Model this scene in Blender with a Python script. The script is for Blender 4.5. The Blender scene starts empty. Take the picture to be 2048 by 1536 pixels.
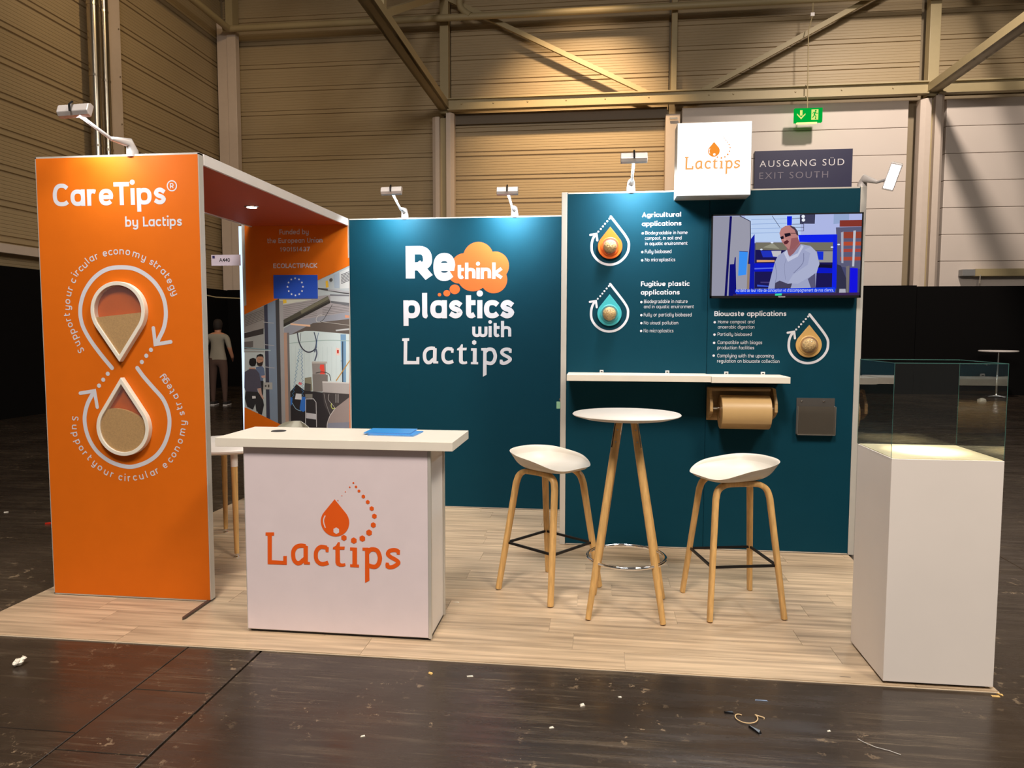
import bpy, math, random
from math import pi, sin, cos, radians as rad, sqrt, atan2, hypot
from mathutils import Vector, Matrix
random.seed(7)
S = bpy.context.scene
COL = S.collection

# ---------------------------------------------------------------- camera
def look_basis(yaw, pitch, roll):
    f = Vector((sin(yaw)*cos(pitch), cos(yaw)*cos(pitch), sin(pitch)))
    r = Vector((cos(yaw), -sin(yaw), 0)); u = r.cross(f)
    return cos(roll)*r+sin(roll)*u, -sin(roll)*r+cos(roll)*u, f
cam = bpy.data.objects.new('camera', bpy.data.cameras.new('camera')); COL.objects.link(cam)
r_, u_, f_ = look_basis(-0.120877, -0.072293, 0.00191)
m = Matrix((r_, u_, -f_)).transposed().to_4x4(); m.translation = Vector((3.14909, -3.81585, 1.53632))
cam.matrix_world = m
cam.data.sensor_width = 36; cam.data.lens = 1455.948/2048*36; cam.data.clip_end = 200
S.camera = cam

# ---------------------------------------------------------------- light and exposure
vs = S.view_settings
vs.view_transform = 'Standard'; vs.look = 'None'; vs.exposure = 0.0; vs.gamma = 1; vs.use_curve_mapping = False
W = bpy.data.worlds.new('world'); S.world = W; W.use_nodes = True
W.node_tree.nodes['Background'].inputs[0].default_value = (1.0, .93, .84, 1)
W.node_tree.nodes['Background'].inputs[1].default_value = 0.12

def aim(o, loc, target):
    o.location = loc
    o.rotation_euler = (Vector(target)-Vector(loc)).to_track_quat('-Z', 'Y').to_euler()
def area(name, loc, target, size, power, color, spread=180, size_y=None):
    l = bpy.data.lights.new(name, 'AREA'); l.energy = power; l.color = color; l.size = size; l.spread = rad(spread)
    if size_y: l.shape = 'RECTANGLE'; l.size_y = size_y
    o = bpy.data.objects.new(name, l); COL.objects.link(o); aim(o, loc, target); return o
def spot(name, loc, target, angle, power, color, blend=.6, radius=.1):
    l = bpy.data.lights.new(name, 'SPOT'); l.energy = power; l.color = color; l.spot_size = rad(angle); l.spot_blend = blend; l.shadow_soft_size = radius
    o = bpy.data.objects.new(name, l); COL.objects.link(o); aim(o, loc, target); return o

WARM = (1.0, .74, .46); NEUT = (1.0, .90, .78); COOL = (.86, .94, 1.0)
area('hall_lamp_front', (2.2, -5.6, 8.6), (3.0, 0, .6), 2.0, 820, (1.0, .90, .84))
area('hall_lamp_front_right', (7.5, -4.5, 8.5), (4.8, -.4, .6), 1.6, 540, (1.0, .88, .72))
area('hall_lamp_over', (1.0, -1.5, 10.5), (2.2, 1.5, 0), 1.6, 130, NEUT)
area('hall_lamp_right', (9.0, 1.5, 10.5), (5.0, 1.0, 0), 1.6, 150, NEUT)
spot('wall_spot_warm', (3.2, 11.2, 11.2), (2.5, 16, 6.1), 60, 4300, (1.0, .70, .40), 1.0, .25)
spot('wall_spot_white', (9.5, 9.0, 11.0), (10.4, 16, 4.4), 80, 3200, (1.0, .86, .74), 1.0, .3)
spot('wall_spot_left', (-2.0, 7.5, 11.0), (-7.0, 13.0, 5.0), 95, 800, (1.0, .70, .38), 1.0, .3)
spot('plinth_spot', (4.35, .2, 9.6), (4.62, -.33, 1.0), 2.6, 12000, (1.0, .84, .62), .8, .02)

# ---------------------------------------------------------------- materials
def lin(c):
    c = c/255.0
    return c/12.92 if c <= .04045 else ((c+.055)/1.055)**2.4
def rgb(*c):
    if len(c) == 1: c = c[0]
    return (lin(c[0]), lin(c[1]), lin(c[2]), 1)
MATS = {}
def mat(name, color, rough=.5, metal=0, spec=.5, noise=0, nscale=8, bump=0, bscale=60, stretch=(1, 1, 1), coat=0, rnd=0, emit=0):
    if name in MATS: return MATS[name]
    m = bpy.data.materials.new(name); m.use_nodes = True; MATS[name] = m
    N = m.node_tree.nodes; L = m.node_tree.links; b = N['Principled BSDF']
    col = rgb(color)
    b.inputs['Base Color'].default_value = col
    b.inputs['Roughness'].default_value = rough; b.inputs['Metallic'].default_value = metal
    b.inputs['Specular IOR Level'].default_value = spec; b.inputs['Coat Weight'].default_value = coat
    if emit: b.inputs['Emission Color'].default_value = col; b.inputs['Emission Strength'].default_value = emit
    tc = N.new('ShaderNodeTexCoord'); mp = N.new('ShaderNodeMapping'); mp.inputs['Scale'].default_value = stretch
    L.new(tc.outputs['Object'], mp.inputs['Vector'])
    nz = N.new('ShaderNodeTexNoise'); nz.inputs['Scale'].default_value = nscale; nz.inputs['Detail'].default_value = 6
    L.new(mp.outputs[0], nz.inputs['Vector'])
    mx = N.new('ShaderNodeMix'); mx.data_type = 'RGBA'; mx.blend_type = 'MULTIPLY'
    rp = N.new('ShaderNodeMapRange'); rp.inputs['From Min'].default_value = .3; rp.inputs['From Max'].default_value = .7
    rp.inputs['To Min'].default_value = 1-max(noise, .03); rp.inputs['To Max'].default_value = 1+max(noise, .03)*.4
    L.new(nz.outputs['Fac'], rp.inputs['Value'])
    cb = N.new('ShaderNodeCombineColor')
    for i in range(3): L.new(rp.outputs[0], cb.inputs[i])
    mx.inputs[0].default_value = 1; mx.inputs[6].default_value = col
    L.new(cb.outputs[0], mx.inputs[7]); L.new(mx.outputs[2], b.inputs['Base Color'])
    if rnd:
        oi = N.new('ShaderNodeObjectInfo'); r2 = N.new('ShaderNodeMapRange')
        r2.inputs['To Min'].default_value = 1-rnd; r2.inputs['To Max'].default_value = 1+rnd
        L.new(oi.outputs['Random'], r2.inputs['Value'])
        mm = N.new('ShaderNodeVectorMath'); mm.operation = 'SCALE'
        L.new(mx.outputs[2], mm.inputs[0]); L.new(r2.outputs[0], mm.inputs['Scale']); L.new(mm.outputs[0], b.inputs['Base Color'])
        ad = N.new('ShaderNodeVectorMath'); ad.operation = 'ADD'; sc = N.new('ShaderNodeMath'); sc.operation = 'MULTIPLY'; sc.inputs[1].default_value = 57
        L.new(oi.outputs['Random'], sc.inputs[0]); L.new(tc.outputs['Object'], ad.inputs[0]); L.new(sc.outputs[0], ad.inputs[1]); L.new(ad.outputs[0], mp.inputs['Vector'])
    if bump:
        n2 = N.new('ShaderNodeTexNoise'); n2.inputs['Scale'].default_value = bscale; L.new(mp.outputs[0], n2.inputs['Vector'])
        bp = N.new('ShaderNodeBump'); bp.inputs['Strength'].default_value = bump; bp.inputs['Distance'].default_value = .01
        L.new(n2.outputs['Fac'], bp.inputs['Height']); L.new(bp.outputs[0], b.inputs['Normal'])
    return m
def glow(name, color, strength):
    if name in MATS: return MATS[name]
    m = bpy.data.materials.new(name); m.use_nodes = True; MATS[name] = m
    N = m.node_tree.nodes; L = m.node_tree.links; N.clear()
    e = N.new('ShaderNodeEmission'); e.inputs[0].default_value = rgb(color); e.inputs[1].default_value = strength
    o = N.new('ShaderNodeOutputMaterial'); L.new(e.outputs[0], o.inputs[0]); return m
def thin_glass(name, tint, refl=1.0, rough=.0, haze=0.0, hazec=(200, 200, 200)):
    m = bpy.data.materials.new(name); m.use_nodes = True; MATS[name] = m
    N = m.node_tree.nodes; L = m.node_tree.links; N.clear()
    t = N.new('ShaderNodeBsdfTransparent'); t.inputs[0].default_value = rgb(tint)
    g = N.new('ShaderNodeBsdfGlossy'); g.inputs['Roughness'].default_value = rough
    fr = N.new('ShaderNodeFresnel'); ge = N.new('ShaderNodeNewGeometry'); io = N.new('ShaderNodeMapRange')
    io.inputs['To Min'].default_value = 1.5; io.inputs['To Max'].default_value = 1/1.5; L.new(ge.outputs['Backfacing'], io.inputs['Value']); L.new(io.outputs[0], fr.inputs[0])
    ml = N.new('ShaderNodeMath'); ml.operation = 'MULTIPLY'; ml.inputs[1].default_value = refl; L.new(fr.outputs[0], ml.inputs[0])
    x = N.new('ShaderNodeMixShader'); L.new(ml.outputs[0], x.inputs[0]); L.new(t.outputs[0], x.inputs[1]); L.new(g.outputs[0], x.inputs[2])
    o = N.new('ShaderNodeOutputMaterial'); last = x
    if haze:
        d = N.new('ShaderNodeBsdfDiffuse'); d.inputs[0].default_value = rgb(hazec)
        y = N.new('ShaderNodeMixShader'); y.inputs[0].default_value = haze; L.new(x.outputs[0], y.inputs[1]); L.new(d.outputs[0], y.inputs[2]); last = y
    L.new(last.outputs[0], o.inputs[0]); return m

M_ORANGE = mat('orange_fabric', (213, 104, 14), .6, spec=.2, bump=.05, bscale=900)
M_TEAL = mat('teal_fabric', (4, 55, 70), .6, spec=.12, bump=.05, bscale=900)
M_PRINTW = mat('white_print', (206, 206, 212), .6)
M_PRINTO = mat('orange_print', (232, 92, 14), .5)
M_ALU = mat('aluminium_profile', (205, 200, 190), .4, metal=.35)
M_WHITE = mat('white_laminate', (232, 226, 222), .4)
M_COUNTERF = mat('white_counter_print', (226, 212, 214), .5)
M_PLAST = mat('white_plastic', (232, 224, 208), .35)
M_SEAT = mat('white_seat_shell', (206, 198, 184), .4)
M_TTOP = mat('white_table_top', (206, 199, 190), .4)
M_WOOD = mat('beech_wood', (212, 168, 104), .45, noise=.22, nscale=14, stretch=(6, 6, .5))
M_PINE = mat('waxed_pine', (176, 142, 92), .5, noise=.3, nscale=10, stretch=(.8, 5, 5))
M_BLACK = mat('black_metal', (22, 20, 20), .4, metal=.3)
M_BLACKP = mat('black_plastic', (18, 18, 20), .3)
M_CHROME = mat('chrome', (235, 235, 235), .08, metal=1)
M_STEEL = mat('brushed_steel', (190, 182, 168), .25, metal=1)
M_LAMP = mat('lamp_silver', (206, 200, 196), .35, metal=.25)
M_DARKSTEEL = mat('dark_steel_foot', (84, 72, 64), .5, metal=.4)
M_CREAM = mat('cream_steel_paint', (176, 160, 122), .5)
M_COLUMN = mat('white_column_paint', (214, 198, 184), .5)
M_CLAD = mat('beige_wall_sheet', (176, 156, 122), .5, noise=.06, nscale=.6, rnd=.03)
M_WPANEL = mat('white_wall_panel', (218, 206, 196), .5, noise=.04, nscale=.8, rnd=.015)
M_WBASE = mat('plain_wall_base', (150, 134, 108), .7)
M_CURTAIN = mat('black_screen_fabric', (14, 13, 13), .9, spec=.1)
M_PLANK = mat('oak_look_vinyl', (192, 168, 138), .40, noise=.42, nscale=3.4, stretch=(.5, 9, 1), rnd=.09, bump=.05, bscale=20)
M_GRAN = mat('golden_granules', (232, 200, 124), .4, noise=.35, nscale=90, bump=.9, bscale=150)
M_SAND = mat('tan_granules', (212, 176, 106), .6, noise=.16, nscale=140, bump=.25, bscale=420)
M_FILM = mat('brown_film', (180, 146, 94), .38, noise=.08, nscale=9)
M_GLASS = thin_glass('clear_case_glass', (240, 243, 241), 1.5)
M_PANE = thin_glass('clear_window_pane', (240, 236, 236), .8, .05, .10, (190, 170, 170))
M_ACRYL = thin_glass('clear_acrylic', (205, 205, 205), .8, .08, .16, (160, 150, 140))
M_GEDGE = mat('green_glass_edge', (60, 98, 92), .15)

# ---------------------------------------------------------------- mesh helpers
class MB:
    def __init__(s, stag=True): s.stag = stag; s.v = []; s.f = []; s.m = []; s.mats = []
    def mi(s, m):
        if m not in s.mats: s.mats.append(m)
        return s.mats.index(m)
    def add(s, vs, fs, m=None):
        o = len(s.v); s.v += [tuple(v) for v in vs]; k = s.mi(m) if m else 0
        for f in fs: s.f.append(tuple(i+o for i in f)); s.m.append(k)
        return s
    def box(s, x0, x1, y0, y1, z0, z1, m=None):
        v = [(x0, y0, z0), (x1, y0, z0), (x1, y1, z0), (x0, y1, z0), (x0, y0, z1), (x1, y0, z1), (x1, y1, z1), (x0, y1, z1)]
        return s.add(v, [(3, 2, 1, 0), (4, 5, 6, 7), (0, 1, 5, 4), (1, 2, 6, 5), (2, 3, 7, 6), (3, 0, 4, 7)], m)
    def prism(s, pts, a, b, axis='y', m=None):   # pts: (x,z) for y, (x,y) for z, (y,z) for x
        P = {'y': lambda p, t: (p[0], t, p[1]), 'z': lambda p, t: (p[0], p[1], t), 'x': lambda p, t: (t, p[0], p[1])}[axis]
        n = len(pts); v = [P(p, a) for p in pts]+[P(p, b) for p in pts]
        ar = sum(pts[i][0]*pts[(i+1) % n][1]-pts[(i+1) % n][0]*pts[i][1] for i in range(n))
        f = [tuple(range(n)), tuple(range(2*n-1, n-1, -1))]+[(i, i+n, (i+1) % n+n, (i+1) % n) for i in range(n)]
        if (ar > 0) == (axis != 'y'): f = [t[::-1] for t in f]
        return s.add(v, f, m)
    def flat(s, pts, y, m=None):                 # polygon in a wall plane, facing -Y
        n = len(pts); ar = sum(pts[i][0]*pts[(i+1) % n][1]-pts[(i+1) % n][0]*pts[i][1] for i in range(n))
        if ar < 0: pts = pts[::-1]
        s.k = (getattr(s, 'k', 0)+1) % 199; y -= s.k*2e-6 if s.stag else 0
        return s.add([(p[0], y, p[1]) for p in pts], [tuple(range(n))], m)
    def tube(s, path, r, n=12, m=None, closed=False, caps=True):
        path = [Vector(p) for p in path]; R = r if isinstance(r, (list, tuple)) else [r]*len(path); N = len(path)
        o = len(s.v); k = s.mi(m) if m else 0; up = None
        for i, p in enumerate(path):
            a = path[(i-1) % N] if (closed or i > 0) else p; b = path[(i+1) % N] if (closed or i < N-1) else p
            t = (b-a).normalized()
            if up is None: up = Vector((0, 0, 1)) if abs(t.z) < .9 else Vector((1, 0, 0))
            x = t.cross(up).normalized(); up = x.cross(t).normalized()
            for j in range(n):
                q = 2*pi*j/n; s.v.append(tuple(p+x*cos(q)*R[i]+up*sin(q)*R[i]))
        for i in range(N if closed else N-1):
            for j in range(n):
                a, b = o+i*n, o+((i+1) % N)*n
                s.f.append((a+j, b+j, b+(j+1) % n, a+(j+1) % n)); s.m.append(k)
        if caps and not closed:
            s.f.append(tuple(o+j for j in range(n))); s.m.append(k); s.f.append(tuple(o+(N-1)*n+j for j in range(n-1, -1, -1))); s.m.append(k)
        return s
    def bar(s, p0, p1, w, h, m=None, up=(0, 0, 1)):  # rectangular bar
        p0 = Vector(p0); p1 = Vector(p1); t = (p1-p0).normalized(); x = t.cross(Vector(up)).normalized(); u = x.cross(t)
        v = [p+x*a*w/2+u*b*h/2 for p in (p0, p1) for a, b in ((-1, -1), (1, -1), (1, 1), (-1, 1))]
        return s.add(v, [(0, 1, 2, 3), (7, 6, 5, 4), (0, 4, 5, 1), (1, 5, 6, 2), (2, 6, 7, 3), (3, 7, 4, 0)], m)
    def lathe(s, prof, c=(0, 0, 0), n=32, m=None, axis='z'):
        o = len(s.v); k = s.mi(m) if m else 0
        for r, h in prof:
            for j in range(n):
                q = 2*pi*j/n; a, b = max(r, 1e-5)*cos(q), max(r, 1e-5)*sin(q)
                s.v.append({'z': (c[0]+a, c[1]+b, c[2]+h), 'y': (c[0]+a, c[1]-h, c[2]+b), 'x': (c[0]+h, c[1]+a, c[2]+b)}[axis])
        for i in range(len(prof)-1):
            for j in range(n):
                a, b = o+i*n, o+(i+1)*n
                s.f.append((a+j, a+(j+1) % n, b+(j+1) % n, b+j)); s.m.append(k)
        return s
    def build(s, name, m=None, parent=None, smooth=False, bev=0, seg=2, angle=35, fix=True):
        me = bpy.data.meshes.new(name)
        off = parent_loc(parent)
        me.from_pydata([(x-off[0], y-off[1], z-off[2]) for x, y, z in s.v], [], s.f)
        if s.mats:
            for q in s.mats: me.materials.append(q)
            me.polygons.foreach_set('material_index', s.m)
        else: me.materials.append(m)
        if fix:
            import bmesh
            bm = bmesh.new(); bm.from_mesh(me); bmesh.ops.recalc_face_normals(bm, faces=bm.faces); bm.to_mesh(me); bm.free()
        o = bpy.data.objects.new(name, me); COL.objects.link(o)
        if parent: o.parent = parent
        if smooth:
            me.polygons.foreach_set('use_smooth', [True]*len(me.polygons))
            md = o.modifiers.new('edge', 'EDGE_SPLIT'); md.split_angle = rad(angle)
        if bev:
            md = o.modifiers.new('bevel', 'BEVEL'); md.width = bev; md.segments = seg; md.limit_method = 'ANGLE'; md.angle_limit = rad(40)
        me.update(); return o
def parent_loc(p):
    v = Vector((0, 0, 0))
    while p: v += p.location; p = p.parent
    return v
def tag(o, label, cat, group=None):
    o['label'] = label; o['category'] = cat
    if group: o['group'] = group
    return o
def thing(name, label, cat, loc, group=None):
    o = bpy.data.objects.new(name, None); COL.objects.link(o); o.location = loc; o.empty_display_size = .05
    return tag(o, label, cat, group)
def structure(name, loc=(0, 0, 0)):
    o = bpy.data.objects.new(name, None); COL.objects.link(o); o.location = loc; o['kind'] = 'structure'; return o
def dup(root, name=None):
    r = root.copy(); COL.objects.link(r)
    for ch in root.children:
        c = ch.copy(); COL.objects.link(c); c.parent = r
        for g in ch.children:
            d = g.copy(); COL.objects.link(d); d.parent = c
    return r

# ---------------------------------------------------------------- stroke lettering
def ribbon(pts, w, closed=False, cap=0.0):
    P = [Vector(p) for p in pts]
    Q = [P[0]]
    for p in P[1:]:
        if (p-Q[-1]).length > 1e-6: Q.append(p)
    if closed and (Q[0]-Q[-1]).length < 1e-6: Q.pop()
    P = Q; n = len(P); out = []
    if not closed and cap:
        P[0] = P[0]-(P[1]-P[0]).normalized()*cap; P[-1] = P[-1]+(P[-1]-P[-2]).normalized()*cap
    Ls, Rs = [], []
    for i in range(n):
        a = P[(i-1) % n] if closed or i > 0 else None; b = P[(i+1) % n] if closed or i < n-1 else None
        d1 = (P[i]-a).normalized() if a is not None else (b-P[i]).normalized()
        d2 = (b-P[i]).normalized() if b is not None else d1
        t = d1+d2
        if t.length < 1e-4: t = d1
        t.normalize(); nn = Vector((-t.y, t.x)); k = max(.45, nn.dot(Vector((-d2.y, d2.x))))
        Ls.append(P[i]+nn*w/2/k); Rs.append(P[i]-nn*w/2/k)
    for i in range(n if closed else n-1):
        j = (i+1) % n; out.append([Rs[i], Rs[j], Ls[j], Ls[i]])
    for i in range(n) if closed else range(1, n-1):     # round joins close the wedges of tight bends
        d1 = (P[i]-P[(i-1) % n]).normalized(); d2 = (P[(i+1) % n]-P[i]).normalized()
        if d1.dot(d2) < .995: out.append([P[i]+Vector((cos(2*pi*q/14), sin(2*pi*q/14)))*w*.497 for q in range(14)])
    return out
def smooth(pts, k=5, closed=False):
    n = len(pts); out = []
    P = [Vector(p) for p in pts]
    for i in range(n if closed else n-1):
        p1, p2 = P[i], P[(i+1) % n]
        p0 = P[(i-1) % n] if closed or i > 0 else p1*2-p2
        p3 = P[(i+2) % n] if closed or i < n-2 else p2*2-p1
        for j in range(k):
            t = j/k; out.append(.5*((2*p1)+(p2-p0)*t+(2*p0-5*p1+4*p2-p3)*t*t+(3*p1-p0-3*p2+p3)*t**3))
    if not closed: out.append(P[-1])
    return [tuple(p) for p in out]
def A(a0, a1, cx=.5, cy=.5, rx=.5, ry=.5, n=2.5, k=26):
    o = []
    for i in range(k+1):
        t = rad(a0+(a1-a0)*i/k); c, s = cos(t), sin(t)
        o.append((cx+rx*math.copysign(abs(c)**(2/n), c), cy+ry*math.copysign(abs(s)**(2/n), s)))
    return o
CH, AS, DS = 1.38, 1.46, -.42
full = A(0, 360, k=40)
GL = {
 'a': (.92, [full, [(1, 1), (1, 0)]]), 'b': (.92, [full, [(0, AS), (0, 0)]]), 'd': (.92, [full, [(1, AS), (1, 0)]]),
 'c': (.78, [A(48, 312, rx=.62, cx=.62)]), 'e': (.9, [[(.04, .5), (.97, .5)]+A(8, 310)[0:]]),
 'f': (.6, [[(.3, 0), (.3, 1.15)]+A(180, 90, .75, 1.12, .45, .34, k=12)+[(1, AS)], [(0, 1), (.95, 1)]]),
 'g': (.92, [full, [(1, 1), (1, -.1)]+A(0, -140, .5, -.1, .5, .32, k=16)]),
 'h': (.9, [[(0, AS), (0, 0)], A(172, 0, cy=.62, ry=.38, k=18)+[(1, 0)]]),
 'i': (.24, [[(.5, 1), (.5, 0)]], [(.5, 1.36)]), 'l': (.36, [[(.2, AS), (.2, .2)]+A(180, 270, .75, .2, .55, .2, k=8)]),
 'k': (.88, [[(0, AS), (0, 0)], [(.9, .97), (.15, .50), (.92, .04)]]),
 'm': (1.42, [[(0, 1), (0, 0)], A(172, 0, .25, .62, .25, .38, k=16)+[(.5, 0)], A(172, 0, .75, .62, .25, .38, k=16)+[(1, 0)]]),
 'n': (.9, [[(0, 1), (0, 0)], A(172, 0, cy=.62, ry=.38, k=18)+[(1, 0)]]),
 'o': (.94, [full]), 'p': (.92, [full, [(0, 1), (0, DS)]]), 'q': (.92, [full, [(1, 1), (1, DS)]]),
 'r': (.62, [[(0, 1), (0, 0)], A(172, 70, .65, .55, .65, .45, k=12)]),
 's': (.76, [smooth([(.95, .86), (.6, 1.0), (.22, .95), (.03, .74), (.28, .55), (.7, .45), (.97, .25), (.75, .04), (.35, 0), (0, .12)], 3)]),
 't': (.6, [[(.22, 1.32), (.22, .3)]+A(180, 275, .72, .28, .5, .28, k=5)+[(1, .05)], [(.22, 1), (.98, 1)]]),
 'u': (.9, [[(0, 1)]+A(180, 350, cy=.38, ry=.38, k=18), [(1, 1), (1, 0)]]),
 'v': (.88, [[(.0, 1)]+A(180, 300, .5, .42, .5, .42, k=16)+[(1, .45), (1, .8), (.86, 1)]]),
 'w': (1.35, [[(0, 1)]+A(180, 340, .25, .38, .25, .38, k=16)+[(.5, .38), (.5, 1)], [(.5, .5)]+A(190, 350, .75, .38, .25, .38, k=16)+[(1, 1)]]),
 'y': (.88, [[(0, 1)]+A(180, 350, cy=.38, ry=.38, k=18), [(1, 1), (1, -.1)]+A(0, -140, .5, -.1, .5, .32, k=16)]),
 'x': (.84, [[(0, 1), (1, 0)], [(1, 1), (0, 0)]]), 'z': (.8, [[(0, 1), (1, 1), (0, 0), (1, 0)]]),
 'A': (1.1, [[(0, 0), (.5, CH), (1, 0)], [(.18, .42), (.82, .42)]]),
 'B': (1.0, [[(.0, 0), (.0, CH), (.55, CH)]+A(85, -90, .5, 1.06, .42, .32, k=16)+[(.05, .74)], [(.5, .74)]+A(85, -90, .52, .37, .48, .37, k=16)+[(0, 0)]]),
 'C': (1.0, [A(52, 308, .6, CH/2, .6, CH/2)]), 'E': (.85, [[(1, CH), (0, CH), (0, 0), (1, 0)], [(0, .72), (.9, .72)]]),
 'F': (.82, [[(1, CH), (0, CH), (0, 0)], [(0, .7), (.88, .7)]]), 'H': (1.05, [[(0, 0), (0, CH)], [(1, 0), (1, CH)], [(0, .7), (1, .7)]]),
 'I': (.24, [[(.5, 0), (.5, CH)]]), 'K': (1.0, [[(0, 0), (0, CH)], [(1, CH), (.12, .66), (1, 0)]]),
 'L': (.8, [[(0, CH), (0, 0), (1, 0)]]), 'N': (1.1, [[(0, 0), (0, CH), (1, 0), (1, CH)]]),
 'O': (1.2, [A(0, 360, .5, CH/2, .5, CH/2, k=24)]), 'P': (.95, [[(0, 0), (0, CH), (.5, CH)]+A(85, -90, .5, .98, .5, .4, k=16)+[(0, .58)]]),
 'R': (1.0, [[(0, 0), (0, CH), (.5, CH)]+A(85, -90, .45, .98, .5, .4, k=16)+[(0, .58)], [(.5, .6), (.88, .1)]]),
 'S': (.88, [smooth([(.93, 1.26), (.55, CH), (.15, 1.28), (.04, 1.02), (.3, .78), (.72, .6), (.97, .34), (.75, .04), (.35, 0), (0, .12)], 3)]),
 'T': (.98, [[(0, CH), (1, CH)], [(.5, CH), (.5, 0)]]), 'U': (1.05, [[(0, CH)]+A(180, 360, .5, .42, .5, .42, k=18)+[(1, CH)]]),
 '0': (.9, [A(0, 360, .5, CH/2, .5, CH/2, k=24)]), '1': (.5, [[(.0, 1.12), (.6, CH), (.6, 0)]]),
 '3': (.8, [A(130, -90, .45, 1.03, .5, .35, k=18)+A(90, -140, .45, .34, .55, .34, k=18)]),
 '4': (.95, [[(1, .38), (0, .38), (.65, CH), (.7, CH), (.7, 0)]]),
 '5': (.8, [[(.95, CH), (.12, CH), (.08, .78)]+A(110, -140, .45, .43, .53, .43, k=18)]),
 '7': (.8, [[(0, CH), (1, CH), (.35, 0)]]), '9': (.9, [A(0, 360, .5, .95, .5, .43, k=20), [(1, .95), (.9, .35), (.45, 0)]]),
 ' ': (.42, []), ',': (.25, [[(.5, .05), (.3, -.2)]]), "'": (.2, [[(.5, AS), (.4, 1.15)]]), '-': (.5, [[(.1, .5), (.9, .5)]]),
}
GL['à'] = (GL['a'][0], GL['a'][1]+[[(.25, 1.45), (.6, 1.22)]]); GL['ô'] = (GL['o'][0], GL['o'][1]+[[(.2, 1.2), (.5, 1.42), (.8, 1.2)]])
def my(v, w): return w/2+v*(1-w) if 0 <= v <= 1 else (1-w/2+(v-1) if v > 1 else w/2+v)
def glyph_polys(ch, w):
    g = GL[ch]; W = g[0]; out = []
    for st in g[1]:
        if st is full or ch in 'O0': out += ribbon([(w/2+x*(W-w), my(y, w) if ch not in 'O0' else w/2+y*(CH-w)/CH) for x, y in st], w, closed=True)
        else: out += ribbon([(w/2+x*(W-w), my(y, w)) for x, y in st], w, cap=w/2 if len(st) < 5 else w*.3)
    for (x, y) in (g[2] if len(g) > 2 else []):
        out.append([Vector((w/2+x*(W-w)+cos(t)*w*.62, y+sin(t)*w*.62+.0)) for t in [2*pi*i/12 for i in range(12)]])
    return out, W
KERN = {'eT': -.10, 'Ti': -.05, 'La': -.12, 'Fu': -.12, 'AC': -.05, 'LA': -.2, 'PA': -.15, 'Pa': -.08, 'rt': -.06, 'ra': -.06}
def kern(s, i): return KERN.get(s[i:i+2], 0)
def text_width(s, w, gap): return sum(GL[c][0]+gap+kern(s, i) for i, c in enumerate(s))-gap
def put_text(mb, s, x0, x1, zb, xh, y, m, w=.2, gap=None, slant=0.0, zb1=None):
    """write s from x0 to x1 on baseline zb, x-height xh, on the plane Y=y"""
    if gap is None: gap = .2-1.2*max(0, w-.2)
    T = text_width(s, w, gap); kx = (x1-x0)/T; cx = 0.0
    for i, c in enumerate(s):
        ps, Wd = glyph_polys(c, w)
        base = zb if zb1 is None else zb+(zb1-zb)*(cx/T)
        for p in ps: mb.flat([(x0+(cx+q[0]+slant*q[1])*kx, base+q[1]*xh) for q in p], y, m)
        cx += Wd+gap+kern(s, i)
def disc(mb, x, z, r, y, m, n=20, rz=None, a0=0):
    mb.flat([(x+cos(2*pi*i/n+a0)*r, z+sin(2*pi*i/n+a0)*(rz or r)) for i in range(n)], y, m)
def strip(mb, pts, w, y, m, closed=False, round_ends=True, k=4, curve=True):
    q = smooth(pts, k, closed) if curve else pts
    for p in ribbon(q, w, closed): mb.flat([(a[0], a[1]) for a in p], y, m)
    if round_ends and not closed:
        for e in (pts[0], pts[-1]): disc(mb, e[0], e[1], w/2, y, m, 14)
def drop_outline(cx, cz, R, tipz, n=40, back=False):
    d = abs(tipz-cz); s = 1 if tipz > cz else -1; a = math.acos(R/d)
    pts = [(cx, tipz)]
    for i in range(n+1):
        t = a+(2*pi-2*a)*i/n            # angle measured from the tip direction
        pts.append((cx+sin(t)*R, cz+s*cos(t)*R))
    return pts

# ================================================================ hall structure
floor = structure('floor', (0, 0, 0))
FM = bpy.data.materials.new('dark_hall_floor'); FM.use_nodes = True
N = FM.node_tree.nodes; L = FM.node_tree.links; b = N['Principled BSDF']
tc = N.new('ShaderNodeTexCoord'); geo = N.new('ShaderNodeNewGeometry')
def nz(scale, st, detail=8, rough=.6, src=None, dist=0):
    mp = N.new('ShaderNodeMapping'); mp.inputs['Scale'].default_value = st; L.new(src or geo.outputs['Position'], mp.inputs['Vector'])
    n = N.new('ShaderNodeTexNoise'); n.inputs['Scale'].default_value = scale; n.inputs['Detail'].default_value = detail; n.inputs['Roughness'].default_value = rough; n.inputs['Distortion'].default_value = dist
    L.new(mp.outputs[0], n.inputs['Vector']); return n.outputs['Fac']
def ramp(src, stops):
    r = N.new('ShaderNodeValToRGB'); e = r.color_ramp.elements
    while len(e) < len(stops): e.new(.5)
    for i, (p, c) in enumerate(stops): e[i].position = p; e[i].color = (c if isinstance(c, tuple) else (c, c, c, 1))
    L.new(src, r.inputs[0]); return r.outputs[0]
def mixc(fac, a, bb, mode='MIX'):
    x = N.new('ShaderNodeMix'); x.data_type = 'RGBA'; x.blend_type = mode
    if isinstance(fac, (int, float)): x.inputs[0].default_value = fac
    else: L.new(fac, x.inputs[0])
    for k, q in ((6, a), (7, bb)):
        if isinstance(q, tuple): x.inputs[k].default_value = q
        else: L.new(q, x.inputs[k])
    return x.outputs[2]
base = mixc(ramp(nz(1.1, (1, 1, 1)), [(.35, 0.), (.7, 1.)]), rgb(42, 34, 28), rgb(64, 54, 45))
streak = ramp(nz(2.6, (.55, 7, 1), 10, .72, dist=.4), [(.50, 0.), (.66, 1.)])
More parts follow.
